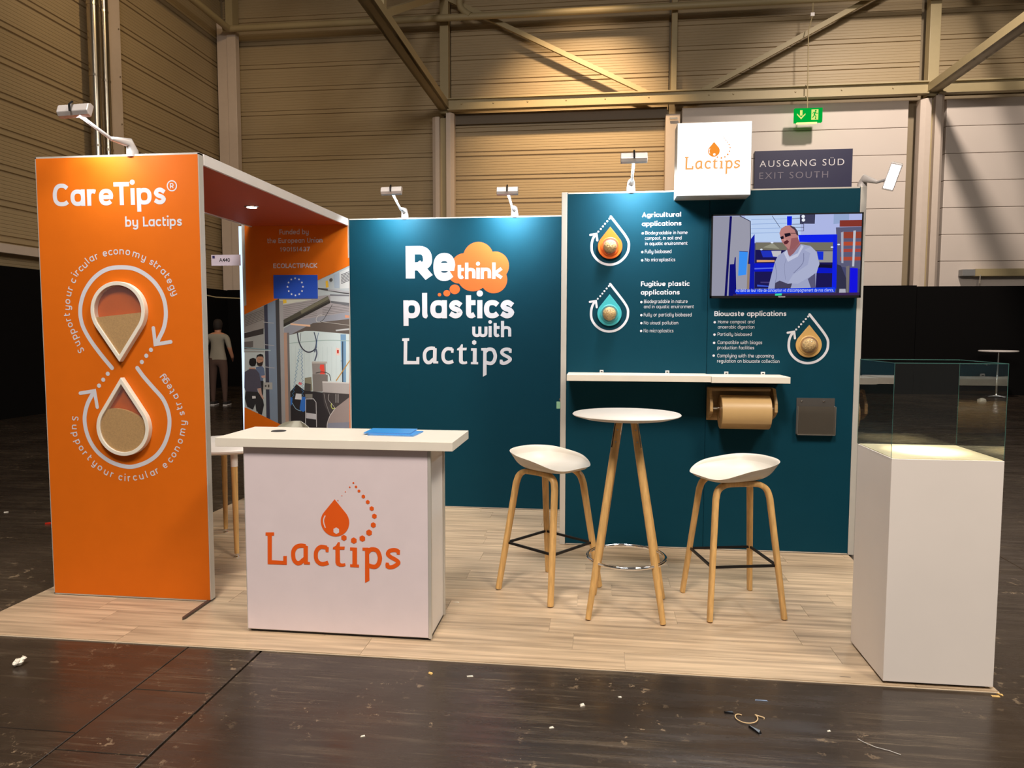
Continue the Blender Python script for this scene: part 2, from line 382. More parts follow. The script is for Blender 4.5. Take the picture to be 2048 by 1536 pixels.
streak2 = ramp(nz(5.0, (.35, 11, 1), 10, .8), [(.56, 0.), (.66, 1.)])
patch = ramp(nz(.9, (1, 1.6, 1), 3), [(.45, .05), (.65, 1.)])
sm = mixc(1.0, streak, patch, 'MULTIPLY')
base = mixc(sm, base, rgb(92, 80, 66)); 
s2 = mixc(1.0, streak2, patch, 'MULTIPLY'); base = mixc(s2, base, rgb(128, 114, 94))
# worn pale flakes with a shape of their own
vor = N.new('ShaderNodeTexNoise'); vor.inputs['Scale'].default_value = 17; vor.inputs['Detail'].default_value = 12; vor.inputs['Roughness'].default_value = .75; L.new(geo.outputs['Position'], vor.inputs['Vector'])
fl = ramp(vor.outputs['Fac'], [(.585, 0.), (.60, 1.)])
where = ramp(nz(1.7, (1, 1, 1), 2), [(.52, 0.), (.62, 1.)])
base = mixc(mixc(1.0, fl, where, 'MULTIPLY'), base, rgb(130, 112, 90))
L.new(base, b.inputs['Base Color'])
rr = ramp(nz(2.2, (.5, 5, 1), 8, .7), [(.3, .12), (.75, .42)])
L.new(rr, b.inputs['Roughness']); b.inputs['Specular IOR Level'].default_value = .5
bp = N.new('ShaderNodeBump'); bp.inputs['Strength'].default_value = .25; bp.inputs['Distance'].default_value = .004
L.new(nz(6, (1, 3, 1), 8), bp.inputs['Height']); L.new(bp.outputs[0], b.inputs['Normal'])
FZ = -.008
def slab(x0, x1, y0, y1, dz=0):
    MB().box(x0, x1, y0, y1, -.12, FZ+dz).build('floor_slab', FM, floor, bev=.002, seg=1)
MB().box(-9, 22, -9, 18, -.3, -.11, FM).build('floor_base', FM, floor)
# big mastic sheets left of the duct, duct cover plates, sheets to the right
for y0, y1 in ((-9, -4.2), (-4.195, -1.342), (-1.338, 1.9), (1.904, 5.6), (5.604, 10.5), (10.504, 16)): slab(-8, 1.158, y0, y1)
ys = [-9, -5.4, -3.0, -1.45, -.99, -.2, 2.2, 4.6, 7.4, 10.6, 16]
for a, c in zip(ys, ys[1:]): slab(1.163, 1.528, a+.002, c-.002, -.001)
for y0, y1 in ((-9, -5.0), (-4.996, -1.75), (-1.746, 2.6), (2.604, 6.4), (6.404, 11), (11.004, 16)):
    for x0, x1 in ((1.54, 5.9), (5.904, 10.2), (10.204, 14.6), (14.604, 21)): slab(x0, x1, y0, y1)

CE = structure('ceiling')
MB().box(-8, 22, -9, 17, 12.6, 12.8).build('ceiling_deck', mat('dark_roof_deck', (74, 66, 56), .8), CE)
for k in range(7):
    MB().box(-8, 22, -6+k*3.6, -5.75+k*3.6, 12.2, 12.6).build('roof_purlin', M_CREAM, CE)

# profiled wall sheets
def clad_profile(h):
    p = [(.0, .0)]
    z = .0
    def step(dz, d): nonlocal z; z += dz; p.append((d, z))
    step(.012, -.035); step(.022, -.035); step(.012, 0); step(.075, 0); step(.01, -.028); step(.02, -.028); step(.01, 0)
    while z < h-.075:
        step(.05, 0); step(.006, -.006); step(.006, -.006); step(.006, 0)
    p.append((0, h)); return p
CP = clad_profile(.632)
def clad_mesh(length, axis):
    mb = MB(); n = len(CP)
    for t in (0, length):
        for d, z in CP: mb.v.append((t, -d, z) if axis == 'x' else (d, t, z))
    for i in range(n-1):
        mb.f.append((i, i+n, i+n+1, i+1)); mb.m.append(0)
    o = mb.build('cladding_panel', M_CLAD, None, fix=False); me = o.data
    bpy.data.objects.remove(o); return me
WB = structure('wall_back', (0, 16, 0))
bays = [(-7.4, -1.13), (-.93, 4.83), (4.98, 11.0), (11.24, 20)]
for bi, (x0, x1) in enumerate(bays):
    me = clad_mesh(x1-x0, 'x')
    for k in range(16):
        z = 2.44+.632*k
        if bi >= 2 and z < 7.3: continue
        o = bpy.data.objects.new('cladding_panel', me); COL.objects.link(o); o.parent = WB; o.location = (x0, .02, z)
MB().box(-7.6, 20, 16.12, 16.3, -.1, 12.6).build('wall_base', M_WBASE, WB)
for x0, x1 in ((5.18, 10.72), (11.62, 20)):
    for k in range(8):
        z1 = 7.30-.665*k; MB().box(x0, x1, 15.86, 16.1, z1-.655, z1).build('white_panel', M_WPANEL, WB, bev=.012, seg=2)
MB().box(-.9, 4.8, 15.9, 16.1, 7.08, 7.36).build('lintel_band', mat('grey_lintel', (112, 100, 84), .6), WB)
WL = structure('wall_left', (-7.45, 0, 0))
for y0, y1 in ((-6, -.5), (-.3, 5.2), (5.4, 10.72), (11.3, 16.0)):
    me = clad_mesh(y1-y0, 'y')
    for k in range(16):
        o = bpy.data.objects.new('cladding_panel', me); COL.objects.link(o); o.parent = WL; o.location = (0, y0, 2.44+.632*k)
MB().box(-7.8, -7.56, -9, 16.3, -.1, 12.6).build('wall_base', M_WBASE, WL)
MB().box(20.0, 20.3, -9, 16.3, -.1, 12.6).build('wall_right', mat('far_wall', (120, 108, 92), .8))['kind'] = 'structure'

# columns (lower cladding = two flanges with a recess)
def column_low(cx, y, ztop, name='trim_1', fl=.2, rec=.18):
    c = structure(name, (cx, y, 0))
    MB().prism([(cx-rec/2-fl, y+.3), (cx-rec/2-fl, y+.06), (cx-rec/2-fl*.55, y), (cx-rec/2, y), (cx-rec/2, y+.3)], 0, ztop, 'z').build('column_flange', M_COLUMN, c, bev=.006)
    MB().prism([(cx+rec/2, y+.3), (cx+rec/2, y), (cx+rec/2+fl*.6, y), (cx+rec/2+fl, y+.1), (cx+rec/2+fl, y+.3)], 0, ztop+.1, 'z').build('column_flange', M_COLUMN, c, bev=.006)
    MB().box(cx-rec/2, cx+rec/2, y+.15, y+.3, 0, ztop).build('column_recess', M_CREAM, c)
    return c
column_low(-1.08, 15.6, 7.22, 'trim_1')
column_low(11.18, 15.55, 7.25, 'trim_2', .24, .09)
c = structure('trim_3', (4.93, 15.7, 0)); MB().box(4.75, 5.12, 15.7, 16, 0, 7.12).build('column_casing', M_COLUMN, c, bev=.02)
b3 = MB(); b3.bar((4.85, 15.62, 6.95), (4.85, 15.62, 7.18), .03, .03); b3.bar((5.03, 15.62, 6.95), (5.03, 15.62, 7.18), .03, .03); b3.bar((4.84, 15.62, 6.98), (5.04, 15.62, 6.98), .04, .04); b3.build('column_clamp', M_STEEL, c)
c = structure('trim_4', (-7.1, 15.6, 0))
MB().box(-7.34, -7.05, 15.55, 15.75, 0, 9.9).build('column_flange', M_COLUMN, c, bev=.01)
MB().box(-7.03, -6.78, 15.5, 15.72, 0, 9.7).build('column_flange', M_COLUMN, c, bev=.01)
MB().box(-7.1, -6.9, 15.6, 15.95, 0, 12.2).build('column_core', M_CREAM, c)
c = structure('trim_5', (-7.4, 11.0, 0))
MB().box(-7.5, -7.22, 10.72, 11.28, 0, 12.2).build('column_casing', M_COLUMN, c, bev=.015)
for z in (5.2, 5.6, 6.0, 7.0, 8.0): MB().lathe([(0, .012), (.012, .012), (.016, 0)], (-7.21, 11.2, z), 10, axis='x').build('bolt', M_STEEL, c)
c = structure('trim_6', (-7.4, 5.3, 0)); MB().box(-7.5, -7.22, 5.1, 5.5, 0, 12.2).build('column_casing', M_COLUMN, c, bev=.015)
# steel frame
st = structure('beam_frame', (4.9, 15.6, 7.5))
MB().box(-1.15, -.92, 15.6, 15.85, 7.3, 12.2).build('upper_column', M_CREAM, st, bev=.01)
MB().box(11.02, 11.27, 15.55, 15.8, 7.3, 12.2).build('upper_column', M_CREAM, st, bev=.01)
for x0, x1 in ((-.92, 4.83), (4.83, 11.02), (11.27, 20)):
    q = MB(); q.box(x0, x1, 15.5, 15.6, 7.36, 7.60); q.box(x0, x1, 15.42, 15.62, 7.60, 7.63); q.box(x0, x1, 15.42, 15.62, 7.33, 7.36); q.build('chord_beam', M_CREAM, st)
for x in (-.55, .3, 1.2, 2.2, 3.2, 4.3, 5.8, 6.4, 7.9, 9.0, 10.2): MB().lathe([(0, .02), (.018, .02), (.024, 0)], (x, 15.5, 7.5), 8, axis='y').build('bolt', M_CREAM, st)
MB().box(4.85, 4.99, 15.5, 15.65, 7.6, 12.2).build('wall_post', M_CREAM, st, bev=.008)
MB().tube([(-7.0, 15.3, 9.62), (20, 15.3, 9.62)], .085, 14).build('ring_pipe', M_CREAM, st, smooth=True)
MB().tube([(-6.85, 15.3, 9.62), (-6.85, 4, 9.62)], .085, 14).build('ring_pipe', M_CREAM, st, smooth=True)
MB().tube([(-.55, 15.28, 12), (-.55, 15.28, 9.95), (-.52, 15.28, 9.83), (-.40, 15.28, 9.72), (-.28, 15.28, 9.64)], .085, 14).build('drop_pipe', M_CREAM, st, smooth=True)
MB().bar((-.9, 15.62, 10.22), (4.3, 15.62, 7.62), .09, .12).build('cross_brace', M_CREAM, st)
MB().bar((5.65, 15.62, 7.64), (10.9, 15.62, 10.35), .09, .12).build('cross_brace', M_CREAM, st)
for x, nm in ((-1.03, 1), (11.14, 2)):
    t = structure('roof_beam' if nm == 1 else 'roof_beam.001', (x, 10, 7.5))
    q = MB(); q.bar((x-.10, -6, 7.42), (x-.10, 15.6, 7.48), .07, .20); q.bar((x+.10, -6, 7.42), (x+.10, 15.6, 7.48), .07, .20); q.bar((x, -6, 7.33), (x, 15.6, 7.39), .30, .02)
    q.build('lower_chord', M_CREAM, t)
    for yy in (10.0, 4.4, -1.2):
        MB().bar((x, yy, 7.5), (x, yy, 12.2), .16, .16, up=(1, 0, 0)).build('truss_post', M_CREAM, t)
        MB().bar((x, yy+.1, 7.55), (x, yy+5.4, 12.1 if nm == 2 else 10.25), .12, .14).build('truss_diagonal', M_CREAM, t)
# black screens along the walls
t = thing('screen_wall', 'long black fabric screen standing along the foot of the white hall wall', 'screen', (5, 15.35, 0))
for k in range(9):
    x0 = -7.11+k*3.0; MB().box(x0, x0+2.99, 15.34+.004*(k % 2), 15.38, FZ, 2.66+.012*(k % 3)).build('screen_panel', M_CURTAIN, t)
t = thing('screen_wall', 'black fabric screen running towards the camera below the left beige cladding', 'screen', (-7.2, 10, 0))
for k in range(7):
    y0 = -5.6+k*3.0; MB().box(-7.16, -7.12, y0, y0+2.99, FZ, 2.65).build('screen_panel', M_CURTAIN, t)
# wall rails
t = thing('wall_rail', 'beige cable rail screwed to the left cladding above the black screen', 'rail', (-7.3, 7.5, 3.0))
for k in range(6):
    MB().box(-7.38, -7.28, 4.0+k*.95, 4.93+k*.95, 2.9, 3.06).build('rail_section', M_COLUMN, t, bev=.006)
t = thing('wall_rail', 'horizontal steel rail bolted to the white hall wall at the right edge', 'rail', (13, 15.7, 3.0))
MB().box(12.05, 12.4, 15.62, 15.84, 2.93, 3.09).build('rail_end', mat('grey_steel', (150, 150, 150), .4, metal=.3), t, bev=.004)
MB().box(12.34, 17, 15.6, 15.84, 2.92, 3.1).build('rail_body', M_CREAM, t, bev=.004)
MB().tube([(12.45, 15.6, 2.95), (12.45, 15.6, 2.74)], .015, 8).build('rail_pin', M_STEEL, t)
# ducts
for i, (y, r, lb) in enumerate(((10.28, .115, 'thicker shiny steel duct pipe on the left wall, farther from the beige column'), (10.60, .09, 'thinner shiny steel duct pipe right beside the beige column on the left wall'))):
    t = thing('duct_pipe', lb, 'pipe', (-7.1, y, 3), 'steel duct pipes on the left wall')
    MB().tube([(-7.12, y, 2.7), (-7.12, y, 12.1)], r, 20).build('pipe', M_STEEL, t, smooth=True)
    for z in (3.9, 5.3, 6.7, 8.1, 9.5): MB().lathe([(r, -.02), (r+.008, -.02), (r+.008, .02), (r, .02)], (-7.12, y, z), 20).build('pipe_collar', M_STEEL, t)
# direction sign
t = thing('direction_sign', 'dark navy sign reading AUSGANG SÜD EXIT SOUTH on the white hall wall', 'sign', (8.2, 15.8, 5.2))
MB().box(7.01, 9.40, 15.78, 15.84, 4.85, 6.14).build('board', mat('navy_board', (34, 34, 72), .5), t, bev=.005)
def font_text(body, x0, x1, z, h, y, m, name, parent, offset=0.0, space=1.0):
    cu = bpy.data.curves.new(name, 'FONT'); cu.body = body; cu.size = 1; cu.offset = offset; cu.space_character = space; cu.resolution_u = 4
    o = bpy.data.objects.new(name, cu); COL.objects.link(o)
    dg = bpy.context.evaluated_depsgraph_get(); me = bpy.data.meshes.new_from_object(o.evaluated_get(dg)); bpy.data.objects.remove(o)
    xs = [v.co.x for v in me.vertices]; caps = 0.70
    kx = (x1-x0)/(max(xs)-min(xs)); kz = h/caps; mn = min(xs); off = parent_loc(parent)
    for v in me.vertices: v.co = Vector((x0+(v.co.x-mn)*kx, y, z+v.co.y*kz))-off
    me.materials.clear(); me.materials.append(m)
    r = bpy.data.objects.new(name, me); COL.objects.link(r); r.parent = parent; return r
font_text('AUSGANG SÜD', 7.135, 9.20, 5.735, .165, 15.775, mat('white_sign_print', (225, 222, 228), .5), 'lettering', t, -.004, 1.25)
font_text('EXIT SOUTH', 7.135, 8.82, 5.435, .165, 15.775, mat('grey_sign_print', (122, 116, 132), .5), 'lettering', t, -.004, 1.25)
# exit lamp
t = thing('exit_lamp', 'lit green emergency exit lamp with arrow and running figure, hung on a wire', 'lamp', (8.17, 15.3, 6.65))
ex = (7.84, 8.50); EY = 15.28
MB().box(ex[0], ex[1], EY, EY+.1, 6.69, 7.03).build('housing', glow('exit_green', (0, 178, 62), .9), t, bev=.004)
q = MB(); EW = glow('exit_yellow', (225, 238, 130), 1.0); ac, az = 7.995, 6.87
q.flat([(ac-.03, az+.11), (ac+.03, az+.11), (ac+.03, az-.02), (ac-.03, az-.02)], EY-.004, EW)
q.flat([(ac-.1, az+.0), (ac-.1, az+.035), (ac, az-.06), (ac, az-.11)], EY-.004, EW); q.flat([(ac+.1, az+.0), (ac+.1, az+.035), (ac, az-.06), (ac, az-.11)], EY-.004, EW)
q.build('arrow_mark', EW, t)
q = MB(); q.flat([(8.235, 6.74), (8.40, 6.74), (8.40, 6.99), (8.235, 6.99)], EY-.003, EW)
G_ = glow('exit_green', (0, 178, 62), .9)
disc(q, 8.335, 6.955, .022, EY-.006, G_, 10)
for pts, w in (([(8.325, 6.93), (8.305, 6.855)], .035), ([(8.305, 6.86), (8.345, 6.825), (8.33, 6.765), (8.35, 6.765)], .02), ([(8.305, 6.86), (8.285, 6.81), (8.25, 6.80)], .02), ([(8.325, 6.925), (8.36, 6.89), (8.39, 6.90)], .014), ([(8.32, 6.92), (8.28, 6.92), (8.265, 6.885)], .014)):
    for p in ribbon(pts, w): q.flat([(a[0], a[1]) for a in p], EY-.006, G_)
q.build('running_figure', EW, t)
MB().box(7.9, 8.38, EY+.01, EY+.08, 6.66, 6.69).build('light_slot', glow('exit_strip', (240, 240, 150), 1.5), t)
MB().tube([(8.15, EY+.05, 7.03), (8.12, EY+.05, 8.9), (8.2, 15.3, 9.25), (8.2, 15.3, 9.54)], .012, 6).build('hanging_wire', M_CREAM, t)
MB().box(8.15, 8.24, EY, EY+.08, 9.22, 9.3).build('wire_box', M_WHITE, t)
# far bistro table
t = thing('bistro_table', 'thin white round standing table before the black screen, far right', 'table', (12.5, 14.6, FZ))
MB().lathe([(0, 1.07), (.39, 1.07), (.41, 1.085), (.41, 1.1), (.39, 1.11), (0, 1.11)], (12.45, 14.6, 0), 28).build('table_top', M_WHITE, t, smooth=True)
MB().lathe([(.045, .05), (.03, .1), (.03, 1.07)], (12.45, 14.6, 0), 14).build('pole', M_CHROME, t, smooth=True)
for a in range(4):
    MB().bar((12.45, 14.6, .05), (12.45+.3*cos(a*pi/2+.4), 14.6+.3*sin(a*pi/2+.4), .015), .05, .03).build('foot', M_CHROME, t)

# ================================================================ booth floor
fl = thing('vinyl_flooring', 'pale oak-look vinyl plank flooring laid under the whole booth', 'flooring', (2.4, 1, 0))
PX0, PX1, PY0, PY1 = -.10, 4.86, -.565, 2.60
pw = .186; rows = int((PY1-PY0)/pw)+1; meshes = {}
for r in range(rows):
    y0 = PY0+r*pw; y1 = min(y0+pw, PY1); x = PX0-random.uniform(0, 1.15)
    if r == 1: x = PX0-.62
    while x < PX1:
        a, c = max(x, PX0), min(x+1.25, PX1)
        if c-a > .03:
            key = (round(c-a, 2), round(y1-y0, 3))
            if key not in meshes:
                o = MB().box(0, c-a-.0016, 0, y1-y0-.0016, -.0075, 0).build('plank', M_PLANK, None, bev=.0006, seg=1); meshes[key] = o.data; bpy.data.objects.remove(o)
            o = bpy.data.objects.new('plank', meshes[key]); COL.objects.link(o); o.parent = fl; o.location = (a-2.4, y0-1, 0)
        x += 1.25
MB().box(PX0-.003, PX1+.003, PY0-.003, PY1, -.0079, -.0045).build('underlay', mat('pale_floor_edge', (214, 196, 170), .6), fl)

# ================================================================ booth panels
H = 2.5
def panel(name, x0, x1, y, m, label, back=.045, ev=.012, seam=()):
    t = thing(name, label, 'panel', ((x0+x1)/2, y, 0))
    MB().box(x0+ev*.5, x1-ev*.5, y, y+back-.004, .012, H-.008, m).build('fabric_face', m, t)
    for a in ((x0, x0+ev*.5+.001, .006, H), (x1-ev*.5-.001, x1, .006, H), (x0, x1, .004, .012), (x0, x1, H-.008, H+.002)):
        MB().box(a[0], a[1], y+.002, y+back, a[2], a[3]).build('frame_profile', m if (a[3]-a[2] > 1 and ('l' if a[0] == x0 else 'r') in seam) else M_ALU, t)
    return t
FY = -.022
FP = panel('exhibition_board', 0.0, .972, FY, M_ORANGE, 'tall orange banner panel with circular economy print and two drop windows')
q = MB(); WM = M_PRINTW; y = FY-.0004
put_text(q, 'CareTips', *(0.101, 0.777, 2.2275, 0.0904), y, WM, w=.255)
q.build('lettering', WM, FP, fix=False); q = MB()
put_text(q, 'by Lactips', *(0.531, 0.866, 2.109, 0.0389), y, WM, w=.235)
q.build('lettering', WM, FP, fix=False); q = MB()
(rx, rz), = [(0.813, 2.326)]
for p in ribbon([(rx+.027*cos(2*pi*i/24), rz+.027*sin(2*pi*i/24)) for i in range(24)], .0062, True): q.flat([(a[0], a[1]) for a in p], y, WM)
ps, Wd = glyph_polys('R', .24)
for p in ps: q.flat([(rx+(a[0]-Wd/2)*.022, rz+(a[1]-.69)*.021) for a in p], y, WM)
q.build('registered_mark', WM, FP, fix=False)
q = MB()
ring1 = [(0.419, 1.326), (0.358, 1.397), (0.297, 1.477), (0.257, 1.546), (0.241, 1.6), (0.239, 1.649), (0.248, 1.699), (0.272, 1.757), (0.317, 1.816), (0.372, 1.859), (0.431, 1.882), (0.5, 1.887), (0.568, 1.88), (0.63, 1.853), (0.686, 1.809), (0.726, 1.755), (0.747, 1.702), (0.754, 1.649), (0.751, 1.6), (0.737, 1.547), (0.711, 1.498), (0.692, 1.463)]
ring2 = [(0.572, 1.327), (0.609, 1.278), (0.664, 1.217), (0.715, 1.161), (0.742, 1.107), (0.754, 1.053), (0.753, 1.003), (0.742, 0.953), (0.716, 0.893), (0.672, 0.837), (0.612, 0.796), (0.547, 0.772), (0.499, 0.765), (0.44, 0.774), (0.376, 0.798), (0.313, 0.844), (0.272, 0.899), (0.248, 0.959), (0.239, 1.019), (0.244, 1.07), (0.263, 1.125), (0.295, 1.178)]
strip(q, ring1, .0235, y, WM); strip(q, ring2, .0235, y, WM)
for arr in ([(0.677, 1.551), (0.685, 1.46), (0.778, 1.474)], [(0.219, 1.181), (0.307, 1.195), (0.32, 1.103)]):
    strip(q, arr, .0205, y-.0002, WM, curve=False)
for d in [(0.658, 1.429), (0.629, 1.396), (0.601, 1.361)]+[(0.392, 1.293), (0.363, 1.259), (0.336, 1.225)]: disc(q, d[0], d[1], .0122, y, WM)
q.build('ring_print', WM, FP, fix=False)
def text_on_path(q, s, pts, xh, w, m, y):
    n = len(pts)
    for i, c in enumerate(s):
        if c == ' ': continue
        x, z = pts[i]; a = pts[max(i-1, 0)]; b_ = pts[min(i+1, n-1)]
        ang = atan2(b_[1]-a[1], b_[0]-a[0]); ps, Wd = glyph_polys(c, w)
        for p in ps:
            o = []
            for (u, v) in p:
                u = (u-Wd/2)*xh; v = (v-.5)*xh; o.append((x+u*cos(ang)-v*sin(ang), z+u*sin(ang)+v*cos(ang)))
            q.flat(o, y, m)
q = MB()
t1 = [(0.237, 1.427), (0.217, 1.463), (0.201, 1.499), (0.189, 1.531), (0.175, 1.568), (0.165, 1.598), (0.161, 1.625), (0.161, 1.645), (0.164, 1.664), (0.166, 1.699), (0.175, 1.741), (0.186, 1.773), (0.194, 1.795), (0.206, 1.814), (0.217, 1.846), (0.232, 1.86), (0.253, 1.88), (0.279, 1.899), (0.298, 1.921), (0.322, 1.935), (0.352, 1.947), (0.376, 1.957), (0.403, 1.962), (0.435, 1.968), (0.468, 1.972), (0.503, 1.972), (0.54, 1.968), (0.589, 1.954), (0.633, 1.937), (0.656, 1.927), (0.679, 1.912), (0.7, 1.9), (0.72, 1.883), (0.745, 1.861), (0.765, 1.838), (0.78, 1.809), (0.794, 1.774), (0.808, 1.743)]
text_on_path(q, 'Support your circular economy strategy', t1, .029, .2, WM, y); q.build('circular_lettering', WM, FP, fix=False); q = MB()
t2 = [(0.176, 1.036), (0.173, 0.987), (0.176, 0.945), (0.19, 0.902), (0.21, 0.866), (0.232, 0.836), (0.257, 0.81), (0.273, 0.793), (0.29, 0.779), (0.321, 0.754), (0.358, 0.729), (0.394, 0.716), (0.421, 0.706), (0.445, 0.701), (0.473, 0.697), (0.499, 0.697), (0.534, 0.702), (0.574, 0.709), (0.607, 0.719), (0.642, 0.731), (0.671, 0.746), (0.696, 0.759), (0.72, 0.778), (0.753, 0.809), (0.775, 0.84), (0.796, 0.875), (0.816, 0.918), (0.832, 0.97), (0.839, 1.022), (0.837, 1.047), (0.832, 1.076), (0.821, 1.106), (0.813, 1.132), (0.799, 1.17), (0.778, 1.2), (0.761, 1.226), (0.739, 1.253), (0.722, 1.275)]
text_on_path(q, 'Support your circular economy strategy', t2, .029, .2, WM, y)
q.build('circular_lettering', WM, FP, fix=False)
MB().box(.948, .966, -.27, .03, .0005, .012).prism([(.948, -.27), (.957, -.285), (.966, -.27)], .0005, .012, 'z').build('base_foot', M_DARKSTEEL, FP)

def drop_window(cx, cz, R, tip, fill, label, NO=84):
    t = thing('drop_window', label, 'display', (cx, FY, cz), 'granule drop windows on the orange panel')
    wf = .021; out = drop_outline(cx, cz, R, tip, NO); k = (R-wf)/R; tipi = cz+(tip-cz)*k; inn = drop_outline(cx, cz, R-wf, tipi, NO)
    n = len(out); d0, d1 = FY-.001, FY-.034; v = []; f = []
    for L_, yy in ((out, d0), (out, d1), (inn, d1), (inn, d0)): v += [(p[0], yy, p[1]) for p in L_]
    for r in range(3):
        for i in range(n): j = (i+1) % n; f.append((r*n+i, r*n+j, (r+1)*n+j, (r+1)*n+i))
    MB().add(v, f).build('frame', M_PLAST, t, bev=.002)
    # granules: part of the drop below the fill line
    poly = [p for p in drop_outline(cx, cz, R-wf, tipi, 60)]
    def zf(x): return fill(x)
    res = []; n = len(poly)
    for i in range(n):
        a, b_ = poly[i], poly[(i+1) % n]; ia, ib = a[1] <= zf(a[0]), b_[1] <= zf(b_[0])
        if ia: res.append(a)
        if ia != ib:
            lo, hi = 0., 1.
            for _ in range(20):
                mid = (lo+hi)/2; p = (a[0]+(b_[0]-a[0])*mid, a[1]+(b_[1]-a[1])*mid)
                if (p[1] <= zf(p[0])) == ia: lo = mid
                else: hi = mid
            res.append((p[0], p[1]))
            res.append('CUT')
    cuts = [i for i, p in enumerate(res) if p == 'CUT']; pts = []
    for i, p in enumerate(res):
        if p == 'CUT':
            continue
        pts.append(p)
    # insert the wavy surface between the two cut points
    cp = [res[i-1] for i in cuts]; pts2 = []
    for i, p in enumerate(pts):
        pts2.append(p); nx = pts[(i+1) % len(pts)]
        if p in cp and nx in cp:
            for k_ in range(1, 12): x = p[0]+(nx[0]-p[0])*k_/12; pts2.append((x, zf(x)))
    MB().prism(pts2, FY-.004, FY-.024, 'y').build('granule_fill', M_SAND, t)
    MB().flat(inn, FY-.029).build('window_pane', M_PANE, t)
(c1x, c1z), (_, tz1) = [(0.488, 1.645), (0.479, 1.362)]
drop_window(c1x, c1z, .162, tz1, lambda x: c1z-.022+.10*(x-c1x), 'upper drop-shaped window, tip down, half full of tan granules')
(c2x, c2z), (_, tz2) = [(0.492, 0.991), (0.484, 1.275)]
drop_window(c2x, c2z, .158, tz2, lambda x: c2z+.105-.09*(x-c2x)-2.2*(x-c2x+.03)**2, 'lower drop-shaped window, tip up, nearly full of tan granules')

# canopy
t = thing('canopy', 'orange canopy board with pale edge bridging the two orange panels', 'canopy', (.5, 1.2, 2.45))
MB().box(.10, .958, .028, 2.338, 2.452, 2.495).build('soffit_board', mat('shaded_orange_soffit', (176, 66, 10), .6), t)  # orange darkened in the colour itself, for the shade under the canopy
for a_ in (.958, .084): MB().box(a_, a_+.017, .03, 2.335, 2.444, 2.503).build('edge_profile', M_WHITE, t)
q = MB(); q.lathe([(.0, -.006), (.045, -.006), (.055, 0)], (.575, 1.38, 2.452), 24); q.build('downlight_rim', M_CHROME, t)
MB().lathe([(0, -.0075), (.036, -.0075)], (.575, 1.38, 2.452), 24).build('downlight_lens', glow('downlight', (255, 244, 224), 30), t, fix=False)
area('canopy_downlight', (.575, 1.38, 2.43), (.575, 1.38, 0), .09, 10, (1, .93, .8), 130)

# back orange panel
BY = 2.34
BP = panel('exhibition_board', .022, .972, BY, M_ORANGE, 'orange panel with European flag and factory photo behind the counter')
y = BY-.0004; q = MB()
for s, arg in (('Funded by', (0.349, 0.616, 2.3765, 0.0318)), ('the European Union', (0.235, 0.739, 2.303, 0.0312))):
    q = MB(); put_text(q, s, *arg, y, WM, w=.235); q.build('lettering', WM, BP, fix=False)
for s, arg, in (('190151437', (0.352, 0.623, 2.2295, 0.0277)), ('ECOLACTIPACK', (0.286, 0.687, 2.086, 0.0291))):
    q = MB(); put_text(q, s, *arg, y, WM, w=.235); q.build('lettering', WM, BP, fix=False)
PC = {}
def pm(*c): return mat('print_%02x%02x%02x' % tuple(c), c, .5)
photo = MB(False); PYY = [BY-.0003]
def art(pts, c, step=.000008): photo.flat(pts, PYY[0], pm(*c)); PYY[0] -= step
def artl(pts, w, c, curve=True, step=.000008):
    qq = smooth(pts, 4) if curve else pts
    for p in ribbon(qq, w): photo.flat([(a[0], a[1]) for a in p], PYY[0], pm(*c)); PYY[0] -= .0000015
    PYY[0] -= step
FA = lambda: 0
#ART
art([(0.008, 1.68), (0.979, 2.103), (0.955, 0.429), (0.326, 0.703), (-0.013, 0.855)], (176, 186, 190))
art([(0.004, 1.678), (0.193, 1.755), (0.189, 1.554), (0, 1.52)], (140, 136, 134))
for k in range(7):
    artl([(0.017, 1.656), (0.187, 1.714)] if k < 0 else [(p[0], p[1]-k*.014) for p in [(0.012, 1.661), (0.187, 1.724)]], .004, (86, 82, 82), False)
art([(-0.001, 1.471), (0.187, 1.511), (0.184, 1.345), (-0.004, 1.344)], (150, 152, 152))
art([(-0.002, 1.437), (0.083, 1.447), (0.082, 1.393), (-0.003, 1.373)], (96, 92, 92))
art([(0.337, 1.81), (0.974, 1.865), (0.972, 1.699), (0.515, 1.632), (0.474, 1.603), (0.34, 1.617)], (156, 152, 156))
for k in range(9):
    artl([(p[0], p[1]-k*.016) for p in [(0.348, 1.752), (0.679, 1.8)]], .003, (112, 110, 112), False)
for k in range(6):
    artl([(p[0], p[1]-k*.014) for p in [(0.728, 1.737), (0.97, 1.761)]], .0035, (96, 92, 94), False)
art([(0.695, 1.976), (0.763, 1.995), (0.761, 1.909), (0.694, 1.909)], (178, 186, 186))
art([(0.833, 2.023), (0.888, 2.046), (0.886, 1.908), (0.841, 1.909)], (160, 175, 190))
art([(0.888, 2.046), (0.977, 2.083), (0.975, 1.908), (0.891, 1.904)], (200, 205, 205))
for k in range(7):
    artl([(p[0], p[1]-k*.0125) for p in [(0.902, 2.022), (0.976, 2.05)]], .0055, (60, 60, 66), False)
art([(0.339, 1.808), (0.63, 1.812), (0.629, 1.807), (0.344, 1.762)], (196, 200, 190))
art([(0.367, 1.81), (0.4, 1.81), (0.402, 1.781), (0.369, 1.775)], (224, 186, 60))
art([(0.762, 1.971), (0.782, 1.975), (0.789, 1.918), (0.764, 1.911)], (226, 180, 50))
art([(0.691, 1.912), (0.781, 1.904), (0.974, 1.875), (0.974, 1.853), (0.781, 1.885), (0.691, 1.899)], (70, 70, 74))
art([(0.781, 1.904), (0.974, 1.882), (0.974, 1.865), (0.781, 1.889)], (170, 172, 178))
